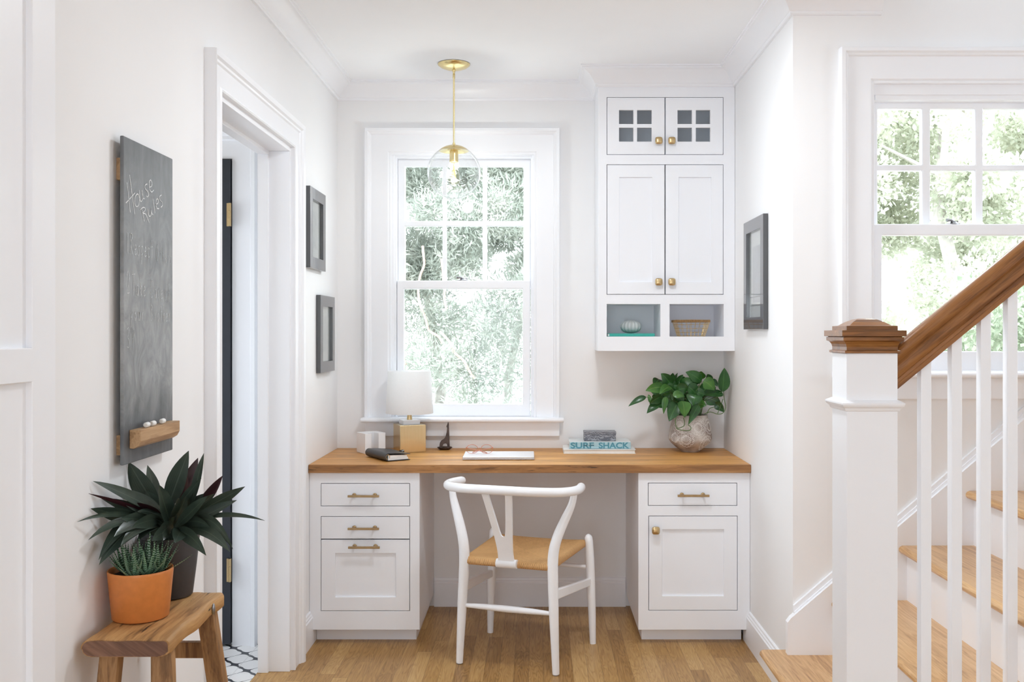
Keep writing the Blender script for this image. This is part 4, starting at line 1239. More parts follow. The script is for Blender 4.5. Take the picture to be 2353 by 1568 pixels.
def book(label, x0, x1, y0, y1, z0, z1, cov, spine=None, spine_side='front'):
    b = thing('book', label, 'book', ((x0 + x1) / 2, (y0 + y1) / 2, z0))
    t_ = 0.0022
    m_ = MB().box((x0, y0, z0 + 0.0003), (x1, y1, z0 + t_)).box((x0, y0, z1 - t_), (x1, y1, z1))
    if spine_side == 'back': m_.box((x0, y1 - 0.003, z0 + t_), (x1, y1, z1 - t_))
    if spine_side == 'left': m_.box((x0, y0, z0 + t_), (x0 + 0.003, y1, z1 - t_))
    m_.build('cover', cov, b, bevel=0.0005)
    if spine_side == 'front':
        MB().box((x0 + 0.0003, y0 - 0.0015, z0 + 0.0005), (x1 - 0.0003, y0 + 0.003, z1 - 0.0003)).build('spine', spine, b, bevel=0.001)
    MB().box((x0 + 0.0035, y0 + 0.0035, z0 + t_), (x1 - 0.004, y1 - 0.0035, z1 - t_)).build('pages', M_paper, b)
    return b


M_cover1 = flat('white_cover', (0.78, 0.79, 0.78), 0.35, var=0.1, sc=25)
M_cover2 = flat('pale_photo_cover', (0.70, 0.74, 0.74), 0.3, var=0.12, sc=18)
M_blue = flat('light_blue_spine', (0.38, 0.57, 0.62), 0.45, var=0.04)
M_teal_ink = flat('teal_ink', (0.075, 0.26, 0.33), 0.5, var=0.1)
bb1 = book('large white book lying flat under the light blue book', wx(1295, 4.396), wx(1461, 4.396), 4.396, 4.578, ZT, ZT + 0.0195, M_cover1, None, 'back')
z1 = ZT + 0.0198
bb2 = book('light blue book titled SURF SHACK, under the grey box', wx(1308.5, 4.427), wx(1449.5, 4.427), 4.427, 4.590, z1, z1 + 0.0305, M_cover2, M_blue, 'front')
bx0 = wx(1311, 4.427); bw_ = wx(1447, 4.427) - bx0
text_mesh('SURF', 'spine_title', M_teal_ink, bb2, (bx0, 4.4252, z1 + 0.0015), bw_ * 0.395, 0.0275, 0.0006, 0.032)
text_mesh('SHACK', 'spine_title', M_teal_ink, bb2, (bx0 + bw_ * 0.475, 4.4252, z1 + 0.0015), bw_ * 0.515, 0.0275, 0.0006, 0.032)
text_mesh('SURF SHACK', 'spine_subtitle', M_black, bb2, (bx0 + bw_ * 0.22, 4.4247, z1 + 0.013), bw_ * 0.18, 0.0035, 0.0006)
z2 = z1 + 0.0308
gb = thing('trinket_box', 'small grey patterned lidded box on top of the books', 'box', (0.295, 4.51, z2))
def shagreen():
    m, N, L, b = newmat('grey_shagreen')
    v = mapping(N, L, (1, 1, 1))
    w = N.new('ShaderNodeTexWave'); w.wave_type = 'RINGS'
    w.inputs['Scale'].default_value = 60; w.inputs['Distortion'].default_value = 9; w.inputs['Detail'].default_value = 2
    L.new(v, w.inputs['Vector'])
    L.new(ramp(N, L, w.outputs['Fac'], [(0.3, (0.105, 0.110, 0.135)), (0.8, (0.30, 0.31, 0.34))]), b.inputs['Base Color'])
    setp(b, rough=0.4); bump(N, L, b, w.outputs['Fac'], 0.2, 0.001)
    return m
M_shag = shagreen()
x0_, x1_ = wx(1342.5, 4.47), wx(1415.5, 4.47)
MB().box((x0_, 4.47, z2 + 0.0003), (x1_, 4.555, z2 + 0.030)).build('box_body', M_shag, gb, bevel=0.001)
MB().box((x0_ - 0.0008, 4.4692, z2 + 0.0308), (x1_ + 0.0008, 4.5558, z2 + 0.0425)).build('lid', M_shag, gb, bevel=0.001)

# ------------------------------------------------------------------ pothos in a carved pot on the desk
def vase_r(z):
    P = [(0.0, 0.042), (0.004, 0.044), (0.022, 0.068), (0.042, 0.090), (0.056, 0.0985), (0.066, 0.1000), (0.085, 0.098), (0.12, 0.091), (0.150, 0.084), (0.171, 0.0795)]
    for (a0, r0), (a1, r1) in zip(P[:-1], P[1:]):
        if z <= a1: return r0 + (r1 - r0) * (z - a0) / (a1 - a0)
    return P[-1][1]
VC = Vector((0.716, 4.488, ZT))
vp = thing('potted_pothos', 'green trailing pothos in a carved stone-coloured pot on the desk', 'potted plant', VC)
prof = [(0, 0.0004)] + [(vase_r(0.171 * i / 30), 0.0004 + 0.171 * i / 30) for i in range(31)] + [(0.0755, 0.172), (0.074, 0.165), (0.078, 0.14), (0, 0.138)]
def stone():
    m, N, L, b = newmat('washed_stoneware')
    v = mapping(N, L)
    f = noise(N, L, v, 14, 5, 0.6)
    col = ramp(N, L, f, [(0.35, (0.26, 0.20, 0.175)), (0.5, (0.42, 0.375, 0.345)), (0.68, (0.60, 0.57, 0.54))])
    L.new(col, b.inputs['Base Color']); setp(b, rough=0.75)
    bump(N, L, b, f, 0.2, 0.002)
    return m
MB().lathe(prof, VC, 64).build('pot', stone(), vp, smooth=True, angle=50)
MB().lathe([(0, 0.146), (0.0765, 0.146)], VC, 40).build('soil', flat('potting_soil', (0.03, 0.02, 0.014), 0.9, var=0.5, sc=120), vp)
mb = MB()
def vdot(phi, z, r=0.0014):
    rr = vase_r(z)
    c = VC + Vector((rr * math.sin(phi), -rr * math.cos(phi), z))
    mb.ball(c, r, n=6)
def vline(pts, r=0.0008):
    P = []
    for phi, z in pts:
        rr = vase_r(z)
        P.append(VC + Vector((rr * math.sin(phi), -rr * math.cos(phi), z)))
    mb.tube(P, r, 4)
for pc, zc, n_ in ((0.75, 0.045, 5), (-0.35, 0.062, 5), (0.25, 0.118, 6), (1.05, 0.120, 5), (-0.75, 0.125, 4), (-0.95, 0.07, 3)):
    for k in range(n_):
        rr_ = 0.008 + 0.0068 * k
        cnt = int(6 + 6.2 * k)
        if k % 2 == 0 or k > 3:
            for j in range(cnt):
                a = 2 * math.pi * j / cnt
                z = zc + rr_ * math.sin(a)
                if 0.012 < z < 0.168: vdot(pc + rr_ * math.cos(a) / 0.095, z, 0.0011 + 0.0004 * (k % 3))
        else:
            for j in range(12):
                a0 = 2 * math.pi * j / 12
                pts = []
                for s in range(7):
                    a = a0 + (s / 6 - 0.5) * 0.48
                    r2 = rr_ + 0.0075 * math.sin(math.pi * s / 6)
                    z = min(max(zc + r2 * math.sin(a), 0.01), 0.169)
                    pts.append((pc + r2 * math.cos(a) / 0.095, z))
                vline(pts)
mb.build('relief_pattern', flat('chalky_white', (0.78, 0.76, 0.74), 0.8), vp, smooth=True)
M_pothos = leaf_mat('pothos_leaf', (0.010, 0.050, 0.012), (0.032, 0.120, 0.026), vein=((0.07, 0.20, 0.05), 1), rough=0.26, trans=0.12, sc=14)
M_pothos2 = leaf_mat('pothos_leaf_bright', (0.025, 0.11, 0.018), (0.075, 0.22, 0.035), vein=((0.16, 0.30, 0.07), 1), rough=0.28, trans=0.22, sc=20)
M_stem = flat('green_stem', (0.09, 0.17, 0.05), 0.5, var=0.2)
ORI = (1430, 830); SCP = 7.126
def pp_(x, y, D): return at(ORI[0] + x / SCP, ORI[1] + y / SCP, D)
# each leaf: attach point, tip point (crop coordinates), distance, width (m), facing
lv = [((385, 590), (98, 745), 4.44, 0.030, 0), ((665, 430), (380, 490), 4.42, 0.050, 1), ((800, 400), (632, 205), 4.46, 0.052, 0), ((800, 370), (828, 195), 4.50, 0.032, 0), ((820, 400), (905, 195), 4.54, 0.018, 0),
      ((900, 400), (998, 225), 4.50, 0.032, 0), ((980, 390), (1022, 300), 4.46, 0.030, 0), ((1290, 330), (1035, 182), 4.44, 0.052, 0), ((1270, 300), (1300, 170), 4.50, 0.046, 1), ((1420, 360), (1395, 215), 4.52, 0.042, 0),
      ((1640, 500), (1672, 112), 4.40, 0.060, 0), ((780, 420), (610, 545), 4.40, 0.046, 1), ((640, 590), (445, 705), 4.42, 0.050, 0), ((600, 700), (400, 860), 4.42, 0.042, 0), ((460, 690), (425, 550), 4.41, 0.018, 1),
      ((715, 590), (675, 870), 4.38, 0.030, 1), ((905, 690), (765, 990), 4.39, 0.070, 0), ((990, 660), (1020, 930), 4.37, 0.066, 1), ((830, 560), (1020, 585), 4.38, 0.036, 1), ((1200, 560), (1150, 730), 4.40, 0.075, 0),
      ((1250, 720), (1080, 1045), 4.39, 0.040, 0), ((1650, 560), (1330, 560), 4.42, 0.044, 0), ((1350, 600), (1620, 720), 4.44, 0.060, 0), ((1510, 700), (1665, 840), 4.44, 0.040, 0), ((1330, 330), (1510, 480), 4.40, 0.060, 1),
      ((1000, 420), (1180, 330), 4.44, 0.060, 0), ((880, 460), (700, 420), 4.46, 0.060, 0), ((900, 480), (1080, 470), 4.42, 0.060, 0), ((1080, 420), (1240, 600), 4.43, 0.065, 0), ((760, 560), (700, 760), 4.45, 0.050, 0),
      ((1180, 400), (1080, 600), 4.46, 0.062, 0), ((600, 300), (520, 430), 4.52, 0.045, 0), ((1400, 430), (1260, 590), 4.45, 0.060, 0), ((960, 560), (860, 740), 4.44, 0.055, 0), ((1100, 620), (1180, 850), 4.43, 0.060, 0), ((700, 470), (560, 590), 4.47, 0.055, 0), ((1250, 250), (1130, 420), 4.47, 0.055, 0), ((1470, 330), (1560, 420), 4.5, 0.03, 0), ((850, 500), (1000, 700), 4.42, 0.06, 0), ((640, 500), (800, 640), 4.44, 0.05, 0), ((930, 300), (1060, 440), 4.50, 0.05, 0), ((1150, 500), (1330, 600), 4.44, 0.05, 0)]
mA, mB_, mS = MB(), MB(), MB()
random.seed(17)
for k in range(34):
    cx_, cy_ = random.uniform(560, 1450), random.uniform(380, 760)
    an = random.uniform(0, 2 * math.pi); ln = random.uniform(75, 120)
    lv.append(((cx_ - ln * math.cos(an), cy_ - ln * 0.8 * math.sin(an)), (cx_ + ln * math.cos(an), cy_ + ln * 0.8 * math.sin(an)), random.uniform(4.42, 4.52), random.uniform(0.034, 0.056), k % 6 == 0))
random.seed(3)
for (ax, ay), (tx, ty), D, w, br in lv:
    a = pp_(ax, ay, D + random.uniform(-0.01, 0.02)); t_ = pp_(tx, ty, D - random.uniform(-0.01, 0.02))
    nrm = Vector((random.uniform(-0.35, 0.35), -1, random.uniform(-0.4, 1.0)))
    for q in (a, t_):
        q.x = min(q.x, 0.890)
    (mB_ if br else mA).leaf(a, t_, w, Vector((0, -0.008, 0.012)), nrm, 0.30, 10, 0.34, power=0.86)
    root = VC + Vector((random.uniform(-0.05, 0.05), random.uniform(-0.04, 0.03), 0.147))
    mid = root.lerp(a, 0.5) + Vector((0, 0, 0.03))
    mS.tube([root, mid, a, a.lerp(t_, 0.25)], [0.0016, 0.0015, 0.0013, 0.0008], 5)
for crv in ([(1000, 930), (1020, 1040), (960, 1090), (890, 1090), (868, 980), (890, 880)], [(1075, 1045), (1125, 1090), (1090, 1140), (930, 1125), (885, 1100)], [(1340, 870), (1440, 835), (1560, 870), (1650, 850), (1690, 760), (1670, 620), (1655, 500)], [(1390, 860), (1430, 780), (1520, 750)], [(1560, 860), (1600, 760), (1650, 620)]):
    pts = [pp_(x, y, 4.385 if y > 870 and x < 1200 else 4.43) for x, y in crv]
    for q in pts: q.x = min(q.x, 0.888)
    mS.tube(smoothp([tuple(p) for p in pts], 4), 0.0017, 6)
mA.build('foliage', M_pothos, vp, smooth=True, angle=60, recalc=False, attr=True)
mB_.build('bright_foliage', M_pothos2, vp, smooth=True, angle=60, recalc=False, attr=True)['label'] = 'brighter yellow-green leaves'
mS.build('stems', M_stem, vp, smooth=True)

# ------------------------------------------------------------------ chair
CC = Vector((-0.0475, 3.9415, 0))
cr = thing('wishbone_chair', 'white wishbone chair with woven cord seat at the desk', 'chair', CC, -R(19.0))
rail = [(-0.252, -0.036, 0.699), (-0.262, -0.08, 0.700), (-0.268, -0.135, 0.701), (-0.255, -0.195, 0.703), (-0.215, -0.252, 0.706), (-0.14, -0.300, 0.711), (-0.07, -0.320, 0.714), (0, -0.326, 0.715)]
rail = rail + [(-x, y, z) for x, y, z in reversed(rail[:-1])]
rs = smoothp(rail, 4)
n_ = len(rs)
rad = []
for i in range(n_):
    e = min(i, n_ - 1 - i)
    rad.append(0.0175 if e > 2 else (0.008, 0.0145, 0.017)[e])
MB().tube(rs, rad, 16, flat=1.0).build('top_rail', M_chair, cr, local=True, smooth=True, angle=70)
for s in (-1, 1):
    P = [(s * 0.200, -0.203, 0.004), (s * 0.196, -0.202, 0.10), (s * 0.190, -0.199, 0.24), (s * 0.185, -0.194, 0.36), (s * 0.184, -0.192, 0.43), (s * 0.190, -0.190, 0.485), (s * 0.206, -0.182, 0.540), (s * 0.228, -0.168, 0.595), (s * 0.248, -0.155, 0.645), (s * 0.258, -0.150, 0.694)]
    rr = [0.0135, 0.0155, 0.019, 0.0205, 0.0210, 0.0205, 0.0195, 0.0175, 0.0145, 0.0120]
    lgm = MB().tube(smoothp(P, 4), [rr[min(int(i / 4), 9)] * (1 - (i % 4) / 4) + rr[min(int(i / 4) + 1, 9)] * ((i % 4) / 4) for i in range(4 * 9 + 1)], 14).build('rear_leg', M_chair, cr, local=True, smooth=True, angle=60)
    MB().lathe([(0, 0.0003), (0.011, 0.0003), (0.011, 0.005), (0, 0.005)], P[0][:2] + (0,), 12).build('glide', M_steel, lgm, local=True)
    P = [(s * 0.232, 0.205, 0.0005), (s * 0.229, 0.204, 0.12), (s * 0.224, 0.202, 0.25), (s * 0.220, 0.2, 0.36), (s * 0.217, 0.199, 0.43), (s * 0.215, 0.198, 0.447), (s * 0.215, 0.198, 0.456), (s * 0.215, 0.198, 0.461)]
    MB().tube(P, [0.0130, 0.0160, 0.0185, 0.019, 0.0170, 0.0165, 0.0120, 0.004], 14).build('front_leg', M_chair, cr, local=True, smooth=True, angle=60)
    MB().add(*(lambda a, b, h0, h1, t: ([(a[0] - t, a[1], a[2] - h0), (a[0] + t, a[1], a[2] - h0), (a[0] + t, a[1], a[2] + h0), (a[0] - t, a[1], a[2] + h0), (b[0] - t, b[1], b[2] - h1), (b[0] + t, b[1], b[2] - h1), (b[0] + t, b[1], b[2] + h1), (b[0] - t, b[1], b[2] + h1)], [(0, 1, 2, 3), (7, 6, 5, 4), (0, 4, 5, 1), (1, 5, 6, 2), (2, 6, 7, 3), (3, 7, 4, 0)]))((s * 0.189, -0.197, 0.303), (s * 0.222, 0.200, 0.262), 0.021, 0.016, 0.008)).build('side_stretcher', M_chair, cr, local=True, bevel=0.005, seg=3)
MB().tube([(-0.190, -0.199, 0.232), (-0.1, -0.199, 0.233), (0, -0.199, 0.233), (0.1, -0.199, 0.233), (0.190, -0.199, 0.232)], [0.0075, 0.0115, 0.0135, 0.0115, 0.0075], 12).build('rear_stretcher', M_chair, cr, local=True, smooth=True)
MB().tube([(-0.221, 0.201, 0.322), (0, 0.201, 0.324), (0.221, 0.201, 0.322)], [0.008, 0.011, 0.008], 12).build('front_stretcher', M_chair, cr, local=True, smooth=True)
# Y splat
def yv(z):
    s = (z - 0.40) / 0.31
    return -0.205 - 0.112 * s ** 1.25
def splat(poly, t=0.005):
    a = [(u, yv(z) - t, z) for u, z in poly]; b = [(u, yv(z) + t, z) for u, z in poly]
    n = len(poly)
    return MB().add(a + b, [tuple(range(n)), tuple(reversed(range(n, 2 * n)))] + [(i, n + i, n + (i + 1) % n, (i + 1) % n) for i in range(n)])
def branch(s):
    return None
half = [(0.034, 0.415), (0.0305, 0.44), (0.031, 0.47), (0.036, 0.52), (0.0445, 0.58), (0.053, 0.64), (0.062, 0.708)]
inn = [(0.036, 0.708), (0.030, 0.66), (0.021, 0.60), (0.0125, 0.545), (0.0075, 0.526), (0.0, 0.522)]
# build as quads between outer and inner edges so it can curve
def lerp_edge(E, z):
    for (a, z0), (b, z1) in zip(E[:-1], E[1:]):
        if min(z0, z1) <= z <= max(z0, z1): return a + (b - a) * (z - z0) / (z1 - z0)
    return E[-1][0] if z > E[-1][1] else E[0][0]
inn_up = list(reversed(inn))
zs = [0.405 + i * (0.522 - 0.405) / 8 for i in range(9)]
mb = MB()
def slab_rows(rows, t=0.0055):
    vs = []
    for z, ua, ub in rows:
        vs += [(ua, yv(z) - t, z), (ub, yv(z) - t, z), (ub, yv(z) + t, z), (ua, yv(z) + t, z)]
    fs = [(3, 2, 1, 0), tuple(range(len(vs) - 4, len(vs)))]
    for i in range(len(rows) - 1):
        for k in range(4): fs.append((i * 4 + k, i * 4 + (k + 1) % 4, i * 4 + 4 + (k + 1) % 4, i * 4 + 4 + k))
    mb.add(vs, fs)
slab_rows([(z, -lerp_edge(half, max(z, 0.415)), lerp_edge(half, max(z, 0.415))) for z in zs])
zs2 = [0.522, 0.524, 0.527, 0.533, 0.545, 0.57, 0.60, 0.63, 0.66, 0.685, 0.708]
for s in (-1, 1):
    rows = []
    for z in zs2:
        a, b = s * lerp_edge(inn_up, z), s * lerp_edge(half, z)
        rows.append((z, min(a, b), max(a, b)))
    slab_rows(rows)
mb.build('splat', M_chair, cr, local=True, smooth=True, angle=40)
# woven seat
def cord():
    m, N, L, b = newmat('paper_cord')
    tc = N.new('ShaderNodeTexCoord'); sx = N.new('ShaderNodeSeparateXYZ')
    L.new(tc.outputs['Object'], sx.inputs[0])
    ax_ = math_(N, L, 'ABSOLUTE', math_(N, L, 'DIVIDE', sx.outputs[0], 0.205))
    ay_ = math_(N, L, 'ABSOLUTE', math_(N, L, 'DIVIDE', sx.outputs[1], 0.205))
    side = math_(N, L, 'GREATER_THAN', ax_, ay_)
    c = math_(N, L, 'ADD', math_(N, L, 'MULTIPLY', side, sx.outputs[1]), math_(N, L, 'MULTIPLY', math_(N, L, 'SUBTRACT', 1.0, side), sx.outputs[0]))
    d = math_(N, L, 'ADD', math_(N, L, 'MULTIPLY', side, sx.outputs[0]), math_(N, L, 'MULTIPLY', math_(N, L, 'SUBTRACT', 1.0, side), sx.outputs[1]))
    st_ = math_(N, L, 'ABSOLUTE', math_(N, L, 'SINE', math_(N, L, 'MULTIPLY', c, math.pi / 0.0042)))
    tw = math_(N, L, 'SINE', math_(N, L, 'ADD', math_(N, L, 'MULTIPLY', d, 900.0), math_(N, L, 'MULTIPLY', c, 700.0)))
    h = math_(N, L, 'ADD', st_, math_(N, L, 'MULTIPLY', tw, 0.12))
    n = noise(N, L, tc.outputs['Object'], 90, 3)
    f = math_(N, L, 'ADD', math_(N, L, 'MULTIPLY', h, 0.6), math_(N, L, 'MULTIPLY', n, 0.35))
    f = math_(N, L, 'SUBTRACT', f, math_(N, L, 'MULTIPLY', math_(N, L, 'SUBTRACT', 1.0, side), 0.08))
    L.new(ramp(N, L, f, [(0.12, (0.16, 0.075, 0.025)), (0.35, (0.60, 0.32, 0.115)), (0.75, (0.80, 0.48, 0.21))]), b.inputs['Base Color'])
    setp(b, rough=0.65)
    bump(N, L, b, h, 0.7, 0.002)
    return m
mb = MB()
nu, nv = 33, 29
def seat_pt(i, j, under=False):
    u = -1 + 2 * i / (nu - 1); v = -1 + 2 * j / (nv - 1)
    hwid = 0.193 + 0.022 * (v + 1) / 2
    # rounded roll at the edges
    def roll(t_):
        a = abs(t_)
        if a < 0.88: return a, 0.0
        k = (a - 0.88) / 0.12
        ang_ = k * math.pi / 2
        return 0.88 + 0.075 * math.sin(ang_), (1 - math.cos(ang_))
    ru, du = roll(u); rv, dv = roll(v)
    x = math.copysign(ru, u) * hwid; y = math.copysign(rv, v) * 0.214
    dip = -0.010 * (1 - u * u) * (1 - v * v)
    edge = 0.006 * (abs(u) ** 3)
    z = 0.430 + 0.006 * v + dip + edge - 0.017 * max(du, dv)
    if under: z = 0.398 + 0.006 * v + 0.016 * max(du, dv)*0.6
    return (x, y, z)
vs = [seat_pt(i, j) for j in range(nv) for i in range(nu)]
k0 = len(vs)
vs += [seat_pt(i, j, True) for j in range(nv) for i in range(nu)]
fs = []
for j in range(nv - 1):
    for i in range(nu - 1):
        a = j * nu + i
        fs.append((a, a + 1, a + nu + 1, a + nu))
        fs.append((k0 + a, k0 + a + nu, k0 + a + nu + 1, k0 + a + 1))
def rim_f(a, b): fs.append((a, b, k0 + b, k0 + a))
for i in range(nu - 1):
    rim_f(i, i + 1); rim_f((nv - 1) * nu + i + 1, (nv - 1) * nu + i)
for j in range(nv - 1):
    rim_f((j + 1) * nu, j * nu); rim_f(j * nu + nu - 1, (j + 1) * nu + nu - 1)
mb.add(vs, fs)
mb.build('woven_seat', cord(), cr, local=True, smooth=True, angle=80)
MB().tube([(-0.042, -0.203, 0.411), (0.042, -0.203, 0.411)], 0.0175, 14).build('splat_shoe', M_chair, cr, local=True, smooth=True)

# ------------------------------------------------------------------ stool at the left wall
SX0, SX1, SY0, SY1, SZ = -0.936, -0.757, 1.985, 2.365, 0.678
sl_ = thing('wooden_stool', 'rustic narrow wooden stool against the left wall', 'stool', ((SX0 + SX1) / 2, (SY0 + SY1) / 2, 0))
# seat plank, rounded left-front corner and worn edges
mb = MB()
nx_, ny_ = 14, 26
random.seed(11)
def rough(x, y, z): return (math.sin(x * 61 + y * 37) + math.sin(y * 83 + x * 19 + z * 40)) * 0.0006
cross = []
T = 0.040
def section(w0, w1, top, bot):
    # closed loop around the plank, x from w0 to w1
    pts = []
    r1 = 0.009
    for k in range(5): a = R(180 - 90 * k / 4); pts.append((w0 + 0.018 + 0.018 * math.cos(a), top - 0.018 + 0.018 * math.sin(a)))
    for k in range(1, 8): pts.append((w0 + 0.018 + (w1 - r1 - w0 - 0.018) * k / 8, top + 0.0008 * math.sin(k * 1.7)))
    for k in range(5): a = R(90 - 90 * k / 4); pts.append((w1 - r1 + r1 * math.cos(a), top - r1 + r1 * math.sin(a)))
    for k in range(4): a = R(0 - 90 * k / 3); pts.append((w1 - 0.012 - 0.012 * (k / 3) + 0.012 * math.cos(a), bot + 0.010 + 0.010 * math.sin(a)))
    for k in range(4): a = R(270 - 90 * k / 3); pts.append((w0 + 0.022 + 0.020 * math.cos(a), bot + 0.016 + 0.016 * math.sin(a)))
    return pts
rings = []
for j in range(ny_ + 1):
    s = j / ny_
    y = SY0 + (SY1 - SY0) * s
    e = max(0, 1 - s * ny_ / 1.5); e2 = max(0, (s - 1) * ny_ / 2 + 1)
    sec = section(SX0 + 0.004 * e2 * 3 + 0.002 * math.sin(s * 9), SX1 - 0.006 * e2 * 2 + 0.0022 * math.sin(s * 14 + 1), SZ - 0.003 * e - 0.010 * e2 ** 2, SZ - T + 0.003 * e + 0.010 * e2 ** 2)
    rings.append([(x + rough(x, y, z), y, z + rough(z, x, y) * 0.6) for x, z in sec])
n = len(rings[0])
mb.add([p for r_ in rings for p in r_], [(i * n + k, i * n + (k + 1) % n, (i + 1) * n + (k + 1) % n, (i + 1) * n + k) for i in range(ny_) for k in range(n)] + [tuple(range(n)), tuple(reversed(range(ny_ * n, ny_ * n + n)))])
seat_ = mb.build('seat', M_stool, sl_, smooth=True, angle=50)
eg = MB().extrude([(x, SY0 + 0.0002, z) for x, z in section(SX0 + 0.001, SX1 - 0.0005, SZ - 0.0045, SZ - T + 0.004)], (0, -0.0012, 0))
M_end = wood('end_grain', (0.075, 0.034, 0.022), (0.19, 0.095, 0.060), (0.30, 0.165, 0.105), 'X', 1.6, 0.7, 0.6, 1.0, 0.0, 3, tilt=-0.6)
eg.build('end_grain', M_end, sl_)['label'] = 'darker reddish sawn end of the seat plank'
# splayed legs
def leg4(top, bot, wt, wb, d):
    (tx, ty, tz), (bx_, by, bz) = top, bot
    vs = []
    for (x, y, z, w) in ((tx, ty, tz, wt), (bx_, by, bz, wb)):
        vs += [(x - w, y - d, z), (x + w, y - d, z), (x + w, y + d, z), (x - w, y + d, z)]
    return MB().add(vs, [(3, 2, 1, 0), (4, 5, 6, 7), (0, 1, 5, 4), (1, 2, 6, 5), (2, 3, 7, 6), (3, 0, 4, 7)])
zt_ = SZ - T + 0.006
for (tx, ty), (bx_, by) in (((-0.893, 2.035), (-0.925, 1.95)), ((-0.790, 2.045), (-0.742, 1.96)), ((-0.893, 2.30), (-0.925, 2.39)), ((-0.785, 2.30), (-0.722, 2.39))):
    leg4((bx_, by, 0.0005), (tx, ty, zt_), 0.022, 0.020, 0.017).build('leg', M_stool_leg, sl_, bevel=0.003)
def side_rail(a, b, h, t):
    a, b = Vector(a), Vector(b)
    d = (b - a).normalized(); s_ = Vector((-d.y, d.x, 0)) * t
    return MB().add([a - s_ - Vector((0, 0, h)), a + s_ - Vector((0, 0, h)), a + s_ + Vector((0, 0, h)), a - s_ + Vector((0, 0, h)), b - s_ - Vector((0, 0, h)), b + s_ - Vector((0, 0, h)), b + s_ + Vector((0, 0, h)), b - s_ + Vector((0, 0, h))], [(0, 1, 2, 3), (7, 6, 5, 4), (0, 4, 5, 1), (1, 5, 6, 2), (2, 6, 7, 3), (3, 7, 4, 0)])
side_rail((-0.90, 2.325, 0.545), (-0.775, 2.325, 0.545), 0.019, 0.009).build('stretcher', M_stool_leg, sl_, bevel=0.002)
side_rail((-0.90, 2.008, 0.30), (-0.770, 2.008, 0.30), 0.019, 0.009).build('stretcher', M_stool_leg, sl_, bevel=0.002)
MB().ball((SX1 - 0.001, 2.268, SZ - 0.020), 0.010, (0.35, 0.8, 1.4), 12).build('iron_nail', M_steel, sl_, smooth=True)
# terracotta pot with haworthia
TP = Vector((-0.8755, 2.137, SZ + 0.0018))
hp = thing('potted_haworthia', 'spiky zebra succulent in an orange terracotta pot on the stool', 'potted plant', TP)
M_terra = flat('terracotta_glaze', (0.62, 0.215, 0.055), 0.42, var=0.06, sc=60, spec=0.4)
MB().lathe([(0, 0), (0.057, 0.0), (0.0595, 0.002), (0.0685, 0.100), (0.0690, 0.104), (0.0680, 0.1065), (0.0660, 0.1065), (0.0640, 0.103), (0.0625, 0.085), (0, 0.084)], TP, 64).build('pot', M_terra, hp, smooth=True, angle=50)
MB().lathe([(0, 0.093), (0.0628, 0.092)], TP, 30).build('soil', flat('dark_soil', (0.03, 0.018, 0.012), 0.9, var=0.5, sc=150), hp)
M_haw = leaf_mat('haworthia_leaf', (0.016, 0.075, 0.026), (0.045, 0.155, 0.055), rough=0.4, trans=0.05, stripes=(95.0, (0.38, 0.50, 0.40)), sc=30)
mb = MB()
random.seed(21)
for rc, nn, hh in (((-0.018, -0.012), 22, 1.0), ((0.022, -0.018), 20, 0.95), ((0.002, 0.018), 20, 1.1), ((-0.034, 0.008), 14, 0.85), ((0.036, 0.010), 16, 1.0), ((0.0, -0.035), 14, 0.75)):
    for k in range(nn):
        a = k * 2.399 + random.uniform(-0.3, 0.3)
        tl = 0.15 + 0.85 * (1 - k / nn) + random.uniform(-0.1, 0.1)
        L_ = (0.058 + 0.032 * random.random()) * hh
        base = TP + Vector((rc[0] + 0.005 * math.cos(a), rc[1] + 0.005 * math.sin(a), 0.090))
        tip = base + Vector((math.cos(a) * math.sin(tl) * L_, math.sin(a) * math.sin(tl) * L_, math.cos(tl) * L_ + 0.004))
        tip.x = max(tip.x, -0.945)
        mb.leaf(base, tip, 0.0078, Vector((math.cos(a), math.sin(a), 0)) * 0.006 - Vector((0, 0, 0.002)), (tip - base).cross(Vector((-math.sin(a), math.cos(a), 0))), 0.6, 9, 0.3, power=0.8)
mb.build('foliage', M_haw, hp, smooth=True, angle=70, recalc=False, attr=True)

# dark pot with broad dark leaves
KP = Vector((-0.878, 2.312, SZ + 0.0015))
kp = thing('potted_leafy_plant', 'dark broad-leaved plant in a charcoal pot at the back of the stool', 'potted plant', KP)
M_charc = flat('charcoal_ceramic', (0.045, 0.044, 0.048), 0.5, var=0.12, sc=20)
MB().lathe([(0, 0), (0.050, 0), (0.053, 0.003), (0.062, 0.075), (0.0685, 0.138), (0.0690, 0.145), (0.0665, 0.145), (0.064, 0.13), (0, 0.128)], KP, 56).build('pot', M_charc, kp, smooth=True, angle=50)
MB().lathe([(0, 0.133), (0.063, 0.132)], KP, 30).build('soil', flat('peat_soil', (0.025, 0.016, 0.012), 0.9, var=0.5, sc=150), kp)
OX, OY, OS = 170, 1020, 5.227
def kl(x, y, D):
    p = at(OX + x / OS, OY + y / OS, D)
    p.x = max(p.x, -0.946)
    return p
M_rh = leaf_mat('dark_leaf', (0.022, 0.038, 0.028), (0.050, 0.070, 0.052), vein=((0.085, 0.115, 0.085), 0), back=(0.034, 0.010, 0.013), rough=0.30, trans=0.05, sc=16)
mb = MB()
ctr = (1180, 950)
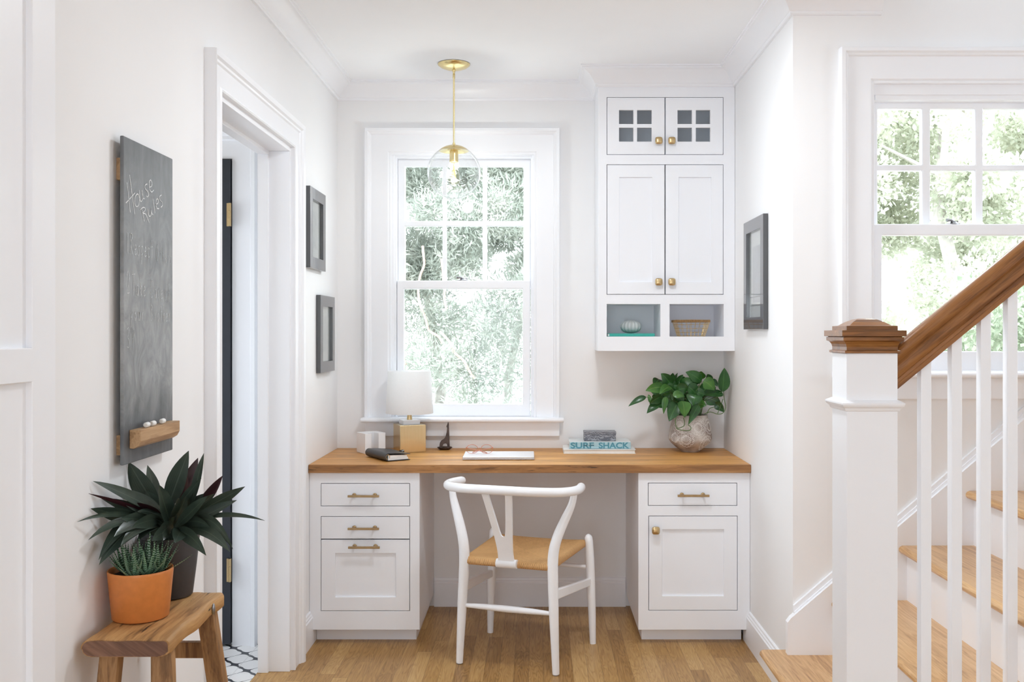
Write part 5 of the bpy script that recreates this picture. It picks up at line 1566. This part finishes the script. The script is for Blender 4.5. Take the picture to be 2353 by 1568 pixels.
KL = [((940, 690), (590, 220), 2.24, 0.060, 2.28, .1), ((950, 620), (882, 258), 2.33, 0.034, 2.30, .0), ((1080, 700), (1378, 85), 2.26, 0.056, 2.30, 0), ((1330, 430), (1490, 170), 2.36, 0.032, 2.33, 0), ((1530, 640), (1560, 115), 2.28, 0.026, 2.28, 0),
      ((1380, 560), (1330, 312), 2.30, 0.030, 2.30, 0), ((1560, 760), (1785, 385), 2.34, 0.034, 2.32, 0), ((1640, 720), (2055, 515), 2.24, 0.030, 2.26, 0), ((1400, 960), (1955, 680), 2.18, 0.036, 2.26, 0), ((1500, 880), (2290, 925), 2.12, 0.015, 2.24, -60),
      ((1520, 930), (1910, 1270), 2.14, 0.028, 2.24, -150), ((1400, 1040), (1875, 1300), 2.12, 0.036, 2.22, -90), ((1230, 1060), (1588, 1345), 2.10, 0.038, 2.20, -70), ((1390, 1030), (1215, 1195), 2.10, 0.040, 2.20, -30), ((1170, 1060), (935, 1170), 2.10, 0.036, 2.20, -40),
      ((1190, 1010), (1015, 490), 2.14, 0.046, 2.20, 0), ((1240, 990), (1605, 628), 2.16, 0.034, 2.22, 0), ((1230, 700), (1530, 415), 2.24, 0.022, 2.28, -10), ((1100, 780), (130, 450), 2.06, 0.032, 2.26, -30), ((1000, 820), (115, 600), 2.04, 0.012, 2.24, -20),
      ((900, 760), (290, 500), 2.10, 0.010, 2.26, -20), ((820, 830), (305, 660), 2.10, 0.030, 2.24, -20), ((760, 920), (175, 780), 2.05, 0.040, 2.20, -20), ((900, 930), (0, 940), 1.99, 0.014, 2.20, -90), ((940, 960), (170, 1160), 2.02, 0.030, 2.20, -110),
      ((800, 960), (295, 1400), 2.03, 0.040, 2.18, -160), ((850, 960), (300, 1460), 2.03, 0.044, 2.18, -120), ((1000, 850), (695, 1010), 2.08, 0.036, 2.18, -40), ((1000, 800), (760, 710), 2.16, 0.030, 2.22, 0), ((1200, 900), (1130, 640), 2.2, 0.04, 2.24, 0),
      ((1230, 920), (1420, 500), 2.28, 0.045, 2.30, 0), ((1300, 900), (1560, 600), 2.30, 0.040, 2.30, 0), ((1100, 900), (760, 820), 2.14, 0.044, 2.22, -20), ((1060, 950), (640, 1000), 2.12, 0.045, 2.22, -40), ((1100, 1000), (760, 1180), 2.12, 0.040, 2.22, -60), ((1150, 960), (860, 560), 2.26, 0.045, 2.28, 0),
      ((1250, 960), (1700, 900), 2.24, 0.035, 2.26, -30), ((1200, 980), (1000, 1220), 2.14, 0.04, 2.2, -60), ((1250, 900), (1350, 620), 2.20, 0.03, 2.24, 0), ((1060, 900), (560, 700), 2.14, 0.04, 2.24, -20), ((1080, 960), (560, 900), 2.10, 0.045, 2.2, -30), ((1300, 900), (1690, 600), 2.30, 0.038, 2.30, 0), ((1200, 800), (1500, 480), 2.33, 0.03, 2.32, 0), ((1100, 850), (700, 560), 2.2, 0.034, 2.26, 0), ((1300, 980), (1640, 1010), 2.18, 0.03, 2.24, -60), ((1000, 980), (480, 1120), 2.06, 0.04, 2.2, -90), ((1050, 1000), (560, 1230), 2.06, 0.036, 2.2, -110), ((1150, 900), (1250, 650), 2.16, 0.035, 2.2, 0)]
for (bx_, by), (tx, ty), Dt, w, Db, bend in KL:
    b_ = kl(bx_, by, Db); t_ = kl(tx, ty, Dt)
    # leaf starts nearer to the crown centre
    b_ = b_.lerp(Vector((KP.x + 0.004, KP.y - 0.01, KP.z + 0.155)), 0.35)
    d = (t_ - b_).normalized()
    nrm = Vector((0.35, -1, 0.45))
    bz = Vector((0, 0, -bend / OS * Dt / F * 1.0))
    nrm = Vector((0.35 + 0.5 * math.sin(tx * 0.7), -1, 0.45 + 0.45 * math.sin(ty * 0.9)))
    if (tx, ty) in ((1330, 312), (1785, 385), (115, 600), (290, 500), (760, 710), (1490, 170)): nrm = -nrm
    mb.leaf(b_, t_, w * 0.86, bz * (2.6 if bend < -50 else 1.8), nrm, 0.26, 12, 0.48, power=0.88, wave=0.012)
core = MB()
random.seed(9)
for k in range(26):
    a = random.uniform(0, 2 * math.pi)
    e = random.uniform(0.15, 1.25)
    L_ = random.uniform(0.06, 0.12)
    b_ = KP + Vector((0.012 * math.cos(a), 0.012 * math.sin(a), 0.135))
    t_ = b_ + Vector((L_ * math.sin(e) * math.cos(a), L_ * math.sin(e) * math.sin(a), L_ * math.cos(e)))
    t_.x = max(t_.x, -0.945)
    mb.leaf(b_, t_, 0.03, Vector((0, 0, 0.015)), (0.3, -1, 0.6), 0.15, 7, 0.5, power=0.9)
mb.build('foliage', M_rh, kp, smooth=True, angle=70, recalc=False, attr=True)
MB().tube([KP + Vector((0, 0, 0.13)), KP + Vector((0.002, -0.004, 0.20))], [0.012, 0.006], 10).build('stems', M_stem, kp, smooth=True)

# ------------------------------------------------------------------ outdoors
gm = flat('bounce_ground', (0.60, 0.60, 0.57), 0.9, var=0.12, sc=3)  # pale colour chosen so the unseen ground reflects daylight onto the ceiling
struct('ground', MB().box((-8, 4.95, -0.75), (14, 22, -0.6)), gm, 'unseen ground outside the windows, made pale to bounce light in', 'paving')


def mass(name, n, centres, size, squash, parent, mat, needle=False, seed=1, flatness=0.0):
    rng = np.random.default_rng(seed)
    C = np.array(centres)
    idx = rng.integers(0, len(C), n)
    u = rng.normal(size=(n, 3)); u /= np.linalg.norm(u, axis=1)[:, None]
    r = rng.random(n) ** 0.45
    pos = C[idx, :3] + u * r[:, None] * C[idx, 3:4] * np.array(squash)
    d = rng.normal(size=(n, 3)) * 0.8 + u * 0.9
    if needle: d[:, 2] += 0.35
    d /= np.linalg.norm(d, axis=1)[:, None]
    s = rng.normal(size=(n, 3)); s = np.cross(d, s); s /= np.linalg.norm(s, axis=1)[:, None]
    L_ = size[0] * (0.6 + 0.8 * rng.random(n))[:, None]; W = size[1] * (0.7 + 0.6 * rng.random(n))[:, None]
    p0 = pos; p1 = pos + d * L_ * 0.5 + s * W; p2 = pos + d * L_; p3 = pos + d * L_ * 0.5 - s * W
    V = np.stack([p0, p1, p2, p3], 1).reshape(-1, 3)
    me = bpy.data.meshes.new(name)
    inv = np.array(WM[parent.name].inverted())
    V = V @ inv[:3, :3].T + inv[:3, 3]
    Fc = np.arange(4 * n).reshape(-1, 4)
    me.vertices.add(4 * n); me.vertices.foreach_set('co', V.astype(np.float32).ravel())
    me.loops.add(4 * n); me.loops.foreach_set('vertex_index', Fc.astype(np.int32).ravel())
    me.polygons.add(n)
    me.polygons.foreach_set('loop_start', np.arange(0, 4 * n, 4, dtype=np.int32))
    me.polygons.foreach_set('loop_total', np.full(n, 4, dtype=np.int32))
    me.update(); me.validate()
    me.materials.append(mat)
    o = bpy.data.objects.new(name, me)
    COL.objects.link(o); o.parent = parent
    WM[o.name] = WM[parent.name]
    return o


def outleaf(name, c1, c2, c3):
    m, N, L, b = newmat(name)
    v = mapping(N, L)
    f = noise(N, L, v, 5.0, 4, 0.65)
    col = ramp(N, L, f, [(0.36, c1), (0.52, c2), (0.66, c3)])
    L.new(col, b.inputs['Base Color']); setp(b, rough=0.6, spec=0.3)
    out = N['Material Output']
    ts = N.new('ShaderNodeBsdfTranslucent'); L.new(col, ts.inputs[0])
    ms = N.new('ShaderNodeMixShader'); ms.inputs[0].default_value = 0.5
    L.new(b.outputs[0], ms.inputs[1]); L.new(ts.outputs[0], ms.inputs[2]); L.new(ms.outputs[0], out.inputs[0])
    return m


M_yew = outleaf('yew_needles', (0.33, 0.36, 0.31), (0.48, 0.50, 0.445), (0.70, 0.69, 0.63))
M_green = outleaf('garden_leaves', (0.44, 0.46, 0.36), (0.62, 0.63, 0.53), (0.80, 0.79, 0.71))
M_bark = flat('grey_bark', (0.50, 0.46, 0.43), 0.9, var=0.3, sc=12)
M_red = flat('reddish_bark', (0.72, 0.46, 0.38), 0.9, var=0.3, sc=12)
rngp = random.Random(4)
yw = thing('evergreen_tree', 'pale needled evergreen filling the window above the desk', 'tree', (-0.8, 8.2, -0.6))
cen = []
for i in range(90):
    cen.append((rngp.uniform(-2.4, 1.3), rngp.uniform(7.6, 8.8), rngp.uniform(-0.4, 1.9), rngp.uniform(0.22, 0.40)))
for i in range(80):
    cen.append((rngp.uniform(-1.9, 0.8), rngp.uniform(7.8, 8.8), rngp.uniform(1.75, 3.2), rngp.uniform(0.14, 0.30)))
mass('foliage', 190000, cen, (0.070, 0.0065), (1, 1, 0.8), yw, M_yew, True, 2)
tk = MB()
tk.tube([(-0.9, 8.6, -0.6), (-0.85, 8.6, 0.8), (-1.05, 8.6, 2.2), (-1.0, 8.6, 3.4)], [0.07, 0.05, 0.03, 0.02], 8)
tk.tube([(-0.3, 8.7, -0.6), (-0.25, 8.7, 0.9), (0.1, 8.6, 2.6)], [0.05, 0.04, 0.02], 8)
tk.build('trunk', M_bark, yw, smooth=True)
rb = MB()
for i in range(9):
    x, z = rngp.uniform(-1.5, -0.5), rngp.uniform(0.9, 2.0)
    pts = [(x, 7.9, z)]
    dx = rngp.uniform(-0.5, 0.5)
    for k in range(5):
        pts.append((pts[-1][0] + dx * 0.12 + rngp.uniform(-0.03, 0.03), 7.9 - 0.03 * k, pts[-1][2] + rngp.uniform(0.05, 0.13)))
    rb.tube(smoothp(pts, 3), 0.010, 5)
rb.build('branches', M_red, yw, smooth=True)
for nm, lab, cx, cy, sd, zz in (('garden_tree', 'pale green garden tree nearest the stair window', 3.3, 7.3, 5, 0.2), ('garden_tree', 'taller garden tree behind, at the right of the stair window', 5.1, 9.6, 8, 0.6)):
    r2 = random.Random(sd)
    tr = thing(nm, lab, 'tree', (cx, cy, -0.6))
    cen = [(cx + r2.uniform(-1.3, 1.4), cy + r2.uniform(-0.7, 0.7), r2.uniform(0.0 + zz, 3.6 + zz), r2.uniform(0.22, 0.42)) for _ in range(58)]
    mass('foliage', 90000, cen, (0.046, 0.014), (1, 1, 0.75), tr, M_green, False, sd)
    tb_ = MB()
    tb_.tube([(cx, cy, -0.6), (cx + 0.1, cy, 0.8), (cx - 0.25, cy, 2.2), (cx - 0.15, cy, 4.0)], [0.09, 0.075, 0.05, 0.02], 8)
    for k in range(5):
        z = 1.0 + k * 0.5
        tb_.tube([(cx - 0.02 * k, cy, z), (cx + r2.uniform(-0.5, 0.5), cy - 0.1, z + 0.4), (cx + r2.uniform(-1, 1), cy - 0.1, z + 0.7)], [0.04, 0.025, 0.01], 6)
    tb_.build('trunk', M_bark, tr, smooth=True)
hd_ = thing('garden_shrub', 'leafy green shrub low outside the stair window', 'shrub', (3.2, 5.6, -0.6))
cen = [(3.1 + rngp.uniform(-0.9, 1.2), 5.6 + rngp.uniform(-0.2, 0.3), rngp.uniform(-0.4, 1.55), rngp.uniform(0.16, 0.32)) for _ in range(34)]
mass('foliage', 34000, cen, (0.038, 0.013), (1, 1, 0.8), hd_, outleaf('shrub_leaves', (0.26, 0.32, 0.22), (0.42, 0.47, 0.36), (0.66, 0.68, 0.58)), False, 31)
st_m = MB()
for k in range(7):
    st_m.tube([(3.2 + 0.1 * k - 0.3, 5.6, -0.6), (3.0 + 0.18 * k - 0.3, 5.6, 0.4), (2.9 + 0.22 * k - 0.3, 5.58, 1.2)], [0.02, 0.014, 0.005], 6)
st_m.build('stems', M_bark, hd_)
